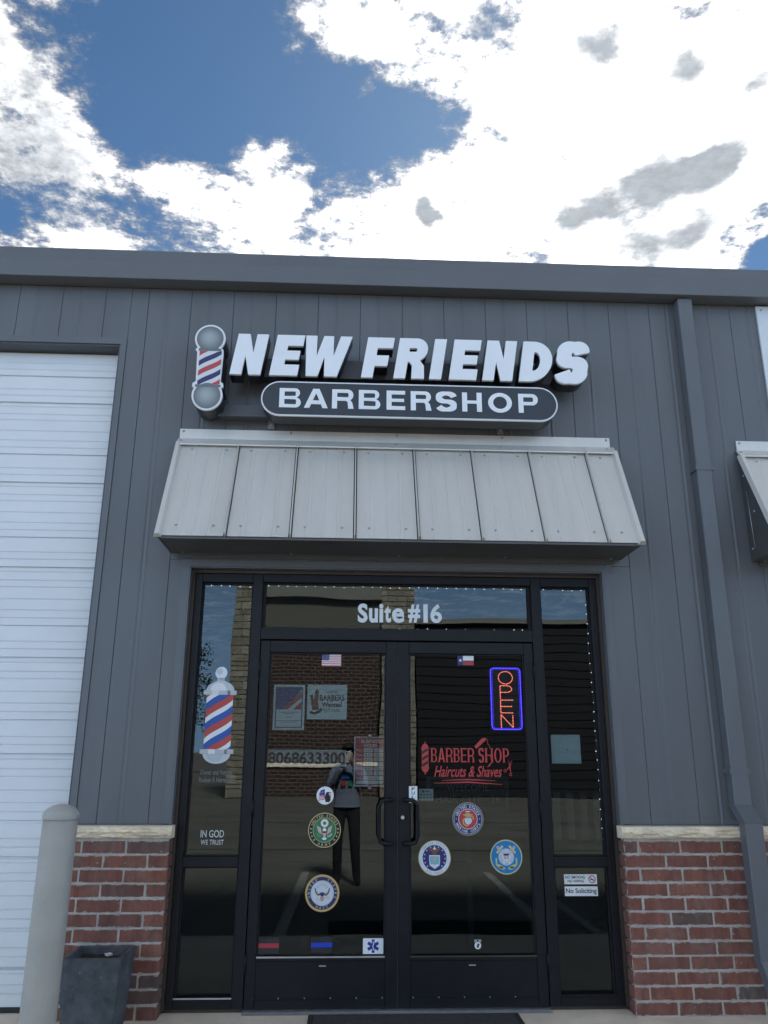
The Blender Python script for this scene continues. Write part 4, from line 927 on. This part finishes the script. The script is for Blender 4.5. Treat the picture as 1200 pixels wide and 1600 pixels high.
c, a, b = rectp(418, 1171.5, 541, 1197.5, GI); p = Print(); p.rect(-a, a, -b, b*.96, ink((.40, .43, .43)), 1); p.text('8068633300', -a*.985, a*.985, -b*.74, b*.74, ink((.02, .02, .024)), 2, bold=.03)
p.build('number_strip', c, 'pale strip of black digits 8068633300 inside door glass', 'sign', back=(a, b, ink((.40, .43, .43))))
c, a, b = rectp(553, 1151, 602.5, 1229, GI); p = Print(); HR = ink((.40, .03, .06)); HW = ink((.62, .64, .62)); p.rect(-a, a, -b, b, HW, 1); p.rect(-a*.92, a*.92, -b*.95, b*.96, HR, 2)
p.text('BUSINESS', -.55*a, .62*a, .74*b, .88*b, HW, 3, bold=.02); p.text('HOURS:', -.38*a, .5*a, .57*b, .71*b, HW, 3, bold=.02)
for k, dname in enumerate(('Mon.', 'Tues.', 'Wed.', 'Thur.', 'Fri.', 'Sat.', 'Sun.')):
    zc = b*(.45-.185*k); p.text(dname, -.87*a, -.45*a, zc-.05*b, zc+.05*b, HW, 3)
    if k < 6:
        for q in (-.38, .28): p.rect(a*q, a*(q+.55), zc-.075*b, zc+.075*b, HW, 3)
        p.text('8:30' if k < 5 else '9:00', a*-.30, a*.09, zc-.045*b, zc+.045*b, K, 4); p.text('5:30' if k < 5 else '4:00', a*.36, a*.75, zc-.045*b, zc+.045*b, K, 4); p.rect(.19*a, .26*a, zc-.008*b, zc+.008*b, HW, 3)
    else: p.rect(-.38*a, .83*a, zc-.075*b, zc+.075*b, HW, 3); p.text('CLOSED', a*-.05, a*.5, zc-.045*b, zc+.045*b, K, 4)
p.rect(-.85*a, .83*a, -.90*b, -.77*b, HW, 3)
for q in (b*1.02, -b*1.02): p.disc(.012, HW, 1, (0, q), n=14)
p.build('hours_sign', c, 'red BUSINESS HOURS sign with white time boxes inside door glass', 'sign', back=(a, b, HW))
# LED open sign
c, a, b = rectp(765.5, 1042.5, 816, 1141.5, GY+.03)
OS = thing('open_sign', 'upright LED OPEN sign with glowing blue border inside door glass', 'sign', tuple(c))
put('panel', boxes((c.x-a, c.x+a, c.y+.006, c.y+.02, c.z-b, c.z+b), bevel=.004), mat('led_panel', (.006, .006, .008), .5), OS)
def dots(path, step, r, closed=False):
    bm = bmesh.new(); pts = [Vector((x_, 0, z_)) for x_, z_ in path]
    if closed: pts.append(pts[0])
    left = 0
    for p0, p1 in zip(pts, pts[1:]):
        d = (p1-p0).length; t = left
        while t <= d: bmesh.ops.create_icosphere(bm, subdivisions=1, radius=r, matrix=Matrix.Translation(p0+(p1-p0)*(t/d if d else 0))); t += step
        left = t-d
    return bm
def merge(bms):
    bm = bmesh.new()
    for q in bms:
        t = bpy.data.meshes.new('t'); q.to_mesh(t); q.free(); bm.from_mesh(t); bpy.data.meshes.remove(t)
    return bm_mesh(bm)
LB = mat('blue_led', (.02, .02, .1), .4, emit=((.07, .04, 1.0), .42)); LR = mat('red_led', (.1, .02, .02), .4, emit=((1.0, .20, .13), .24))
def rrect(a_, b_, r_):
    o = []
    for cx, cz, a0 in ((a_-r_, b_-r_, 0), (-a_+r_, b_-r_, 90), (-a_+r_, -b_+r_, 180), (a_-r_, -b_+r_, 270)): o += arc(cx, cz, r_, r_, a0, a0+90, 5)
    return o
bo = put('led_border', merge([dots(rrect(a*.92, b*.965, .022), .0098, .0040, True), dots(rrect(a*.82, b*.93, .018), .0098, .0016, True)]), LB, OS, tuple(c)); bo['kind'] = 'stuff'
lh = b*.40; lw = a*.44
def LZ(k): return b*.86-k*b*.455
letters = [dots(arc(0, LZ(0)-lh/2, lw, lh/2, 0, 360, 24), .0095, .0034),
           dots([(-lw*.8, LZ(1)-lh), (-lw*.8, LZ(1))]+arc(lw*.1, LZ(1)-lh*.26, lw*.75, lh*.26, 90, -90, 8)+[(-lw*.8, LZ(1)-lh*.52)], .0095, .0034),
           dots([(lw*.9, LZ(2)), (-lw*.8, LZ(2)), (-lw*.8, LZ(2)-lh), (lw*.95, LZ(2)-lh)], .0095, .0034), dots([(-lw*.7, LZ(2)-lh*.5), (lw*.8, LZ(2)-lh*.5)], .0095, .0034),
           dots([(-lw*.8, LZ(3)-lh), (-lw*.8, LZ(3)), (lw*.85, LZ(3)-lh), (lw*.85, LZ(3))], .0095, .0034)]
bo = put('led_letters', merge(letters), LR, OS, tuple(c)); bo['kind'] = 'stuff'
# little string lights round the panes
BULB = lathe([(0, -.0028), (.0024, -.0013), (.0028, 0), (.0024, .0013), (0, .0028)], 8)
M_BULB = mat('string_bulb', (.6, .6, .6), .3, emit=((.92, .95, 1.0), .2)); M_WIRE = mat('pale_wire', (.25, .25, .25), .6)
def string_light(runs, lab):
    s = thing('string_lights', lab, 'string lights', tuple(at(runs[0][0], runs[0][1], GY+.014)), 'string lights edging the panes')
    for x0, y0, x1, y1, n in runs:
        pts = []
        for i in range(n):
            t = i/max(1, n-1); q = at(x0+(x1-x0)*t+random.uniform(-1, 1), y0+(y1-y0)*t+random.uniform(-.9, .9), GY+.014); pts.append(q); put('bulb', BULB, M_BULB, s, tuple(q))
        put('wire', tube([q+Vector((0, .004, 0)) for q in pts], .0012, 5), M_WIRE, s)
string_light([(420.5, 916, 815, 921, 28), (420, 981, 452, 981.5, 3), (535, 982, 817, 985, 20)], 'tiny white string lights along top and bottom of the transom pane')
string_light([(331, 915, 390, 917, 5)], 'short run of tiny white lights atop the pole decal side light')
string_light([(849, 921, 908, 923, 5), (916, 945, 943, 1325, 26)], 'tiny white string lights down the edge of the side light with notices')

# ================================================================== INSIDE THE SHOP
dk = thing('reception_desk', 'white plank front reception desk dim inside the shop', 'desk', (1.25, 2.6, 0))
zt, zb = P(890, 1238, 2.56)[1], P(890, 1312, 2.56)[1]; xs0 = P(866, 1275, 2.56)[0]
put('top', boxes((xs0-.1, 2.9, 2.48, 3.1, zt+.002, zt+.04), bevel=.004), M_DARKIN, dk)
for k in range(8): put('plank', boxes((xs0+.125*k, xs0+.125*k+.06, 2.56, 2.58, zb, zt)), M_PLANKW, dk)
put('carcass', boxes((xs0-.05, 2.85, 2.585, 3.05, .012, zt)), M_DARKIN, dk)
mb = thing('menu_board', 'dark WELCOME price board hanging inside the shop', 'board', (.55, 1.6, 1.2))
c = at(731, 1240, 1.6); put('board', boxes((c.x-.3, c.x+.3, 1.6, 1.62, c.z-.10, c.z+.10)), M_CHALK, mb); put('frame', boxes((c.x-.33, c.x-.301, 1.595, 1.625, c.z-.13, c.z+.13), (c.x+.301, c.x+.33, 1.595, 1.625, c.z-.13, c.z+.13), (c.x-.30, c.x+.30, 1.595, 1.625, c.z+.101, c.z+.13), (c.x-.30, c.x+.30, 1.595, 1.625, c.z-.13, c.z-.101)), mat('board_frame', (.07, .07, .07), .6), mb)
put('post', boxes((c.x-.02, c.x+.02, 1.605, 1.615, .012, c.z-.131)), M_CHALK, mb)
p = Print(); p.text('WELCOME', -.17, .17, .02, .075, ink((.13, .13, .13)), 1); p.text('HAIR CUT   26', -.26, .26, -.07, -.015, ink((.13, .13, .13)), 1)
p.build('board_lettering', c+Vector((0, -.0015, 0)), None, None, parent=mb)

# ================================================================== THINGS OUT FRONT
# bollard
bo = thing('bollard', 'taupe painted steel pipe bollard with domed cap by the overhead door', 'bollard', (-1.752, -.80, 0))
put('pipe', lathe([(.0, .0), (.0835, .0), (.0840, .02), (.0835, .4), (.084, .8), (.0835, 1.125), (.0, 1.125)], 36), M_BOLL, bo, (-1.752, -.80, 0))
put('cap', lathe([(.0875, 1.108), (.0875, 1.122)]+[(.0875*math.cos(R(a)), 1.122+.056*math.sin(R(a))) for a in range(8, 91, 8)]+[(0, 1.178)], 36), mat('bollard_cap', (.43, .41, .37), .5, var=.07, bump=.002, bscale=20), bo, (-1.752, -.80, 0))
# planter
pl = thing('square_planter', 'weathered dark slate square planter with bare soil against brick pier', 'planter', (-1.638, -.262, 0))
def frustum(t0, t1, h, wall=.026, drop=.05):
    bm = bmesh.new()
    def ring(hw, z): return [bm.verts.new((sx*hw, sy*hw, z)) for sx, sy in ((-1, -1), (1, -1), (1, 1), (-1, 1))]
    rs = [ring(t0, 0), ring(t1, h-.012), ring(t1, h), ring(t1-wall, h), ring(t1-wall-.006, h-drop), ring(t1-wall-.012, h-.1)]
    for a, b in zip(rs, rs[1:]):
        for i in range(4): bm.faces.new((a[i], a[(i+1) % 4], b[(i+1) % 4], b[i]))
    bm.faces.new(rs[0]); bm.faces.new(rs[-1])
    bmesh.ops.bevel(bm, geom=bm.edges[:], offset=.004, segments=2, affect='EDGES'); return bm_mesh(bm)
put('pot', frustum(.128, .156, .392), M_PLANT, pl, (-1.638, -.262, 0))
bm = bmesh.new(); bmesh.ops.create_grid(bm, x_segments=10, y_segments=10, size=.124)
for v in bm.verts: v.co.z = random.uniform(-.006, .006)
put('soil', bm_mesh(bm), M_SOIL, pl, (-1.638, -.262, .352))
bm = bmesh.new(); bmesh.ops.create_icosphere(bm, subdivisions=2, radius=.018)
for v in bm.verts: v.co = Vector((v.co.x*1.15, v.co.y*.8, v.co.z*.5))*(1+random.uniform(-.3, .25))
tag(put('paper_scrap', bm_mesh(bm), ink((.72, .72, .70)), None, (-1.600, -.225, .372)), 'crumpled white paper scrap lying on the planter soil', 'litter')
# door mat
dm = thing('door_mat', 'dark ribbed entrance mat lying before the glass doors', 'mat', (.088, -.4, 0))
put('base', boxes((-.512, .688, -.86, .018, .001, .008), bevel=.002), mat('mat_edge', (.03, .03, .03), .9), dm)
rib_ = boxes((-.48, .656, -.0045, .0045, .008, .0125))
bm = bmesh.new()
for k in range(58):
    y_ = -.83+.0145*k; box(bm, -.48, .656, y_-.0045, y_+.0045, .0082, .0125)
o = put('rib', bm_mesh(bm), mat('mat_rib', (.055, .054, .052), .95, var=.3, vscale=50), dm); o['kind'] = 'stuff'
# wheel stop in the lot
ws = thing('wheel_stop', 'dark parking wheel stop on the lot before the doors', 'wheel stop', (.46, -2.65, -.15))
put('block', prism([(-2.73, -.149), (-2.57, -.149), (-2.60, -.03), (-2.70, -.03)], 'x', -.46, 1.38), mat('dark_rubber_stop', (.05, .05, .05), .8, var=.2), ws)
for xx in (-.2, 1.1): put('spike_head', lathe([(0, .006), (.012, .004), (.014, 0)], 10), M_SCREW, ws, (xx, -2.65, -.03))

# ================================================================== ACROSS THE LOT (seen in the glass)
OB = thing('brick_and_stone_building', 'brick building with pale stone piers across the lot, mirrored in the glass', 'building', (-1, -24.6, -.15))
OY = -24.6
M_OBRICK = mat('far_red_brick', (.13, .045, .035), .9, var=.25, vscale=6, stretch=(1, 1, 3))
def obrick():
    m = MATS['far_red_brick']; nt = m.node_tree; T = NT(nt); b = nt.nodes['Principled BSDF']
    br = T.n('ShaderNodeTexBrick'); geo = T.n('ShaderNodeNewGeometry'); sp2 = T.n('ShaderNodeSeparateXYZ'); cb = T.n('ShaderNodeCombineXYZ')
    T.L.new(geo.outputs['Position'], sp2.inputs[0]); T.L.new(sp2.outputs[0], cb.inputs[0]); T.L.new(sp2.outputs[2], cb.inputs[1]); T.L.new(cb.outputs[0], br.inputs['Vector'])
    br.inputs['Scale'].default_value = 1; br.inputs['Brick Width'].default_value = .3; br.inputs['Row Height'].default_value = .13; br.inputs['Mortar Size'].default_value = .022
    br.inputs['Color1'].default_value = (.055, .026, .022, 1); br.inputs['Color2'].default_value = (.035, .018, .016, 1); br.inputs['Mortar'].default_value = (.11, .095, .085, 1)
    T.L.new(br.outputs[0], b.inputs['Base Color'])
obrick()
put('brick_wall', boxes((-3.95, .9, OY-.4, OY-.25, -.15, 5.3)), M_OBRICK, OB)
put('stone_band', boxes((-3.95, .9, OY-.25, OY-.18, .92, 1.06)), M_STONE, OB)
put('gable_panel', boxes((-3.95, .9, OY-.38, OY-.2, 5.3, 7.0)), mat('tan_stucco', (.13, .13, .11), .9), OB)
put('gable_cornice', boxes((-3.95, .9, OY-.38, OY+.05, 7.0, 7.6)), mat('grey_fascia', (.2, .2, .18), .7), OB)
M_BLOCK = mat('limestone_block', (.28, .26, .20), .9, var=.2, vscale=3, bump=.02, bscale=6, obvar=[(0, (.28, .26, .20)), (.5, (.22, .205, .16)), (1, (.33, .31, .25))])
blk = {}
def pier(x0, x1, z1):
    pr_ = put('stone_pier', boxes((x0+.03, x1-.03, OY-.9, OY-.02, -.15, z1)), mat('pier_mortar', (.16, .15, .12), 1), OB)
    z = -.14
    while z < z1-.1:
        h = random.choice((.16, .22, .30)); x = x0
        while x < x1-.05:
            w = min(random.choice((.26, .38, .5, .62)), x1-x)
            if x1-x-w < .15: w = x1-x
            k = (round(w, 2), h)
            if k not in blk: blk[k] = boxes((.01, w-.01, -.05, .03, .01, h-.01), bevel=.012)
            put('stone_block', blk[k], M_BLOCK, pr_, (x, OY+random.uniform(-.015, .015), z)); x += w
        z += h
    put('pier_cap', boxes((x0-.08, x1+.08, OY-1, OY+.08, z1+.02, z1+.25), bevel=.02), M_STONE, OB)
pier(-4.62, -3.93, 7.9); pier(.90, 2.20, 7.9)
put('roof_block', boxes((-4.6, 2.2, OY-6, OY-.9, -.15, 7.6)), mat('grey_fascia', (.2, .2, .18), .7), OB)
MW = thing('dark_metal_shed', 'long dark ribbed metal building across the lot, mirrored in the glass', 'building', (14, OY, -.15))
put('wall', boxes((2.25, 30, OY-8, OY-.1, -.15, 6.1)), mat('dark_far_siding', (.008, .009, .012), .6, spec=.2), MW)
for k in range(20): put('siding_course', prism([(OY-.1, 0), (OY-.03, .01), (OY-.06, .29), (OY-.1, .30)], 'x', 2.25, 30), MATS['dark_far_siding'], MW, (0, 0, -.13+.305*k))
put('eave', boxes((2.25, 30.2, OY-8, OY+.12, 6.1, 6.28)), mat('grey_fascia', (.2, .2, .18), .7), MW)
# far trees
def tree(x, y, h, seed, lab):
    rnd = random.Random(seed); t = thing('shade_tree', lab, 'tree', (x, y, -.15), 'trees beyond the lot')
    put('trunk', tube([(x, y, -.2), (x+.1, y, h*.25), (x, y+.1, h*.5), (x+.1, y, h*.8)], [.22, .17, .11, .04], 8), mat('bark', (.06, .045, .03), 1, var=.3, vscale=10), t)
    bm = bmesh.new()
    cl = [(Vector((rnd.gauss(0, .2), rnd.gauss(0, .2), rnd.uniform(.38, .95)))*h, rnd.uniform(.10, .2)*h) for _ in range(26)]
    for c_, r_ in cl:
        for _ in range(170):
            d = Vector((rnd.gauss(0, 1), rnd.gauss(0, 1), rnd.gauss(0, .8))).normalized()*r_*rnd.uniform(.5, 1); q = c_+d+Vector((x, y, -.15))
            a_ = Vector((rnd.gauss(0, 1), rnd.gauss(0, 1), rnd.gauss(0, 1))).normalized()*.11; b_ = a_.orthogonal().normalized()*.075
            bm.faces.new([bm.verts.new(q+v_) for v_ in (-a_, b_, a_, -b_)])
    put('crown', bm_mesh(bm), mat('tree_leaves', (.075, .105, .045), .8, var=.3, vscale=2), t)
tree(-13.5, -52, 8.5, 1, 'rounded green tree beyond the lot, left of the stone pier in the mirrored view')
tree(-19, -60, 7.5, 2, 'smaller green tree farther along beyond the lot')

# ================================================================== THE PHOTOGRAPHER (mirrored in the door glass)
PX, PY, PZ = -.29, -5.50, -.15
pe = thing('person', 'person in grey hoodie and dark trousers photographing the shop, mirrored in door glass', 'person', (PX, PY, PZ))
def skin_body():
    V = {'pel': (0, 0, .90), 'wai': (0, .0, 1.04), 'che': (0, .01, 1.24), 'sho': (0, 0, 1.37), 'nek': (0, .01, 1.45), 'hd0': (0, .03, 1.53), 'hd1': (0, .03, 1.62), 'nos': (0, .135, 1.55)}
    Rr = {'pel': (.165, .125), 'wai': (.165, .12), 'che': (.185, .125), 'sho': (.13, .09), 'nek': (.058, .058), 'hd0': (.082, .095), 'hd1': (.076, .09), 'nos': (.014, .016)}
    E_ = [('pel', 'wai'), ('wai', 'che'), ('che', 'sho'), ('sho', 'nek'), ('nek', 'hd0'), ('hd0', 'hd1'), ('hd0', 'nos')]
    for s, q in ((-1, 'l'), (1, 'r')):
        for n_, p_, r_ in ((q+'s', (s*.185, 0, 1.36), (.075, .07)), (q+'e', (s*.23, .08, 1.13), (.056, .056)), (q+'w', (s*.075, .275, 1.40), (.04, .04)),
                           (q+'h', (s*.095, .0, .86), (.095, .10)), (q+'k', (s*.11, .035, .49), (.068, .07)), (q+'a', (s*.12, .0, .10), (.050, .055)), (q+'t', (s*.145, .15, .035), (.044, .034))):
            V[n_] = p_; Rr[n_] = r_
        E_ += [('sho', q+'s'), (q+'s', q+'e'), (q+'e', q+'w'), ('pel', q+'h'), (q+'h', q+'k'), (q+'k', q+'a'), (q+'a', q+'t')]
    return V, Rr, E_
def skin_mesh(V, Rr, E_, root, sub=2):
    ks = list(V); me = bpy.data.meshes.new('skin'); me.from_pydata([V[k] for k in ks], [(ks.index(a), ks.index(b)) for a, b in E_], [])
    o = bpy.data.objects.new('tmp', me); COL.objects.link(o); o.modifiers.new('s', 'SKIN').use_smooth_shade = True
    for i, k in enumerate(ks): me.skin_vertices[0].data[i].radius = Rr[k]; me.skin_vertices[0].data[i].use_root = (k == root)
    u_ = o.modifiers.new('u', 'SUBSURF'); u_.levels = sub; u_.render_levels = sub
    dg = bpy.context.evaluated_depsgraph_get(); r_ = bpy.data.meshes.new_from_object(o.evaluated_get(dg)); bpy.data.objects.remove(o); return r_
bme = skin_mesh(*skin_body(), 'pel')
M_HOOD = mat('grey_hoodie', (.17, .20, .27), .95, var=.12, vscale=9, bump=.006, bscale=14); M_PANT = mat('dark_trousers', (.012, .013, .018), .9); M_SKINT = mat('skin', (.36, .22, .15), .6); M_SHOE = mat('dark_shoe', (.015, .015, .017), .6)
bme.materials.clear()
for m_ in (M_HOOD, M_PANT, M_SKINT, M_SHOE): bme.materials.append(m_)
for f in bme.polygons:
    c_ = f.center; f.use_smooth = True
    f.material_index = 3 if c_.z < .085 else 1 if c_.z < .92 else 2 if (c_.z > 1.445 and abs(c_.x) < .14 and c_.y < .2) else 0
put('body', bme, None, pe, (PX, PY, PZ))
def ell(rx, ry, rz, n=14):
    bm = bmesh.new(); bmesh.ops.create_uvsphere(bm, u_segments=n, v_segments=n//2+2, radius=1)
    for v in bm.verts: v.co = Vector((v.co.x*rx, v.co.y*ry, v.co.z*rz))
    return bm_mesh(bm, smooth=True)
bm = bmesh.new(); bmesh.ops.create_uvsphere(bm, u_segments=20, v_segments=14, radius=1)
bmesh.ops.delete(bm, geom=[v for v in bm.verts if v.co.z < -.45 or (v.co.y > .45 and v.co.z < .35)], context='VERTS')
for v in bm.verts: v.co = Vector((v.co.x*.094, v.co.y*.112, v.co.z*.12))*(1+random.uniform(-.02, .02))
put('hair', bm_mesh(bm, smooth=True), mat('dark_hair', (.012, .01, .008), .7), pe, (PX, PY+.02, PZ+1.60))
for s in (-1, 1):
    put('eye', ell(.012, .008, .008), ink((.7, .7, .68)), pe, (PX+s*.032, PY+.122, PZ+1.585)); put('ear', ell(.010, .022, .032), M_SKINT, pe, (PX+s*.086, PY+.03, PZ+1.57))
put('mouth', ell(.024, .006, .006), mat('lips', (.28, .10, .09), .5), pe, (PX, PY+.116, PZ+1.50))
put('hem', tube([(PX+.172*math.cos(t*math.tau/24), PY+.128*math.sin(t*math.tau/24), PZ+.92) for t in range(25)], .016, 8, cap=False), M_HOOD, pe)
for s in (-1, 1):                                   # hands: palm and five bent fingers round the phone's edge
    q = (s*.075, .275, 1.40)
    V = {'w': q, 'p': (s*.062, .30, 1.46), 'b': (s*.055, .305, 1.50)}; Rr = {'w': (.030, .026), 'p': (.032, .018), 'b': (.030, .015)}; E_ = [('w', 'p'), ('p', 'b')]
    for k in range(4):
        zz = 1.475+.021*k; l_ = (.9, 1.0, .95, .75)[k]
        for n_, p_ in (('f%d' % k, (s*.058, .322, zz)), ('g%d' % k, (s*.046, .348, zz+.004)), ('h%d' % k, (s*(.046-.028*l_), .352, zz+.006))): V[n_] = p_; Rr[n_] = (.0085, .0085)
        E_ += [('p' if k < 2 else 'b', 'f%d' % k), ('f%d' % k, 'g%d' % k), ('g%d' % k, 'h%d' % k)]
    for n_, p_ in (('t0', (s*.050, .300, 1.475)), ('t1', (s*.030, .305, 1.505))): V[n_] = p_; Rr[n_] = (.011, .010)
    E_ += [('p', 't0'), ('t0', 't1')]
    put('hand', skin_mesh(V, Rr, E_, 'p', 1), M_SKINT, pe, (PX, PY, PZ))
p = Print(); p.rect(-.07, .07, .01, .085, ink((.02, .10, .32)), 1); p.rect(-.07, -.012, -.075, -.005, ink((.02, .20, .11)), 1); p.rect(.012, .07, -.075, -.005, ink((.32, .03, .05)), 1)
o = p.build('hoodie_print', (PX, PY+.142, PZ+1.235), None, None, parent=pe); o.rotation_euler = (0, 0, math.pi)
ph = thing('phone', 'smartphone held up in both hands of the photographer', 'phone', (PX, CAM.y-.018, 1.36))
put('body', boxes((CAM.x+.017-.018, CAM.x+.017+.056, CAM.y-.024, CAM.y-.016, CAM.z-.130, CAM.z+.018), bevel=.003, seg=2), mat('phone_back', (.5, .5, .5), .25), ph)
put('lens_bump', boxes((CAM.x-.010, CAM.x+.022, CAM.y-.0158, CAM.y-.0138, CAM.z-.022, CAM.z+.010), bevel=.0006), M_SIGNR, ph)
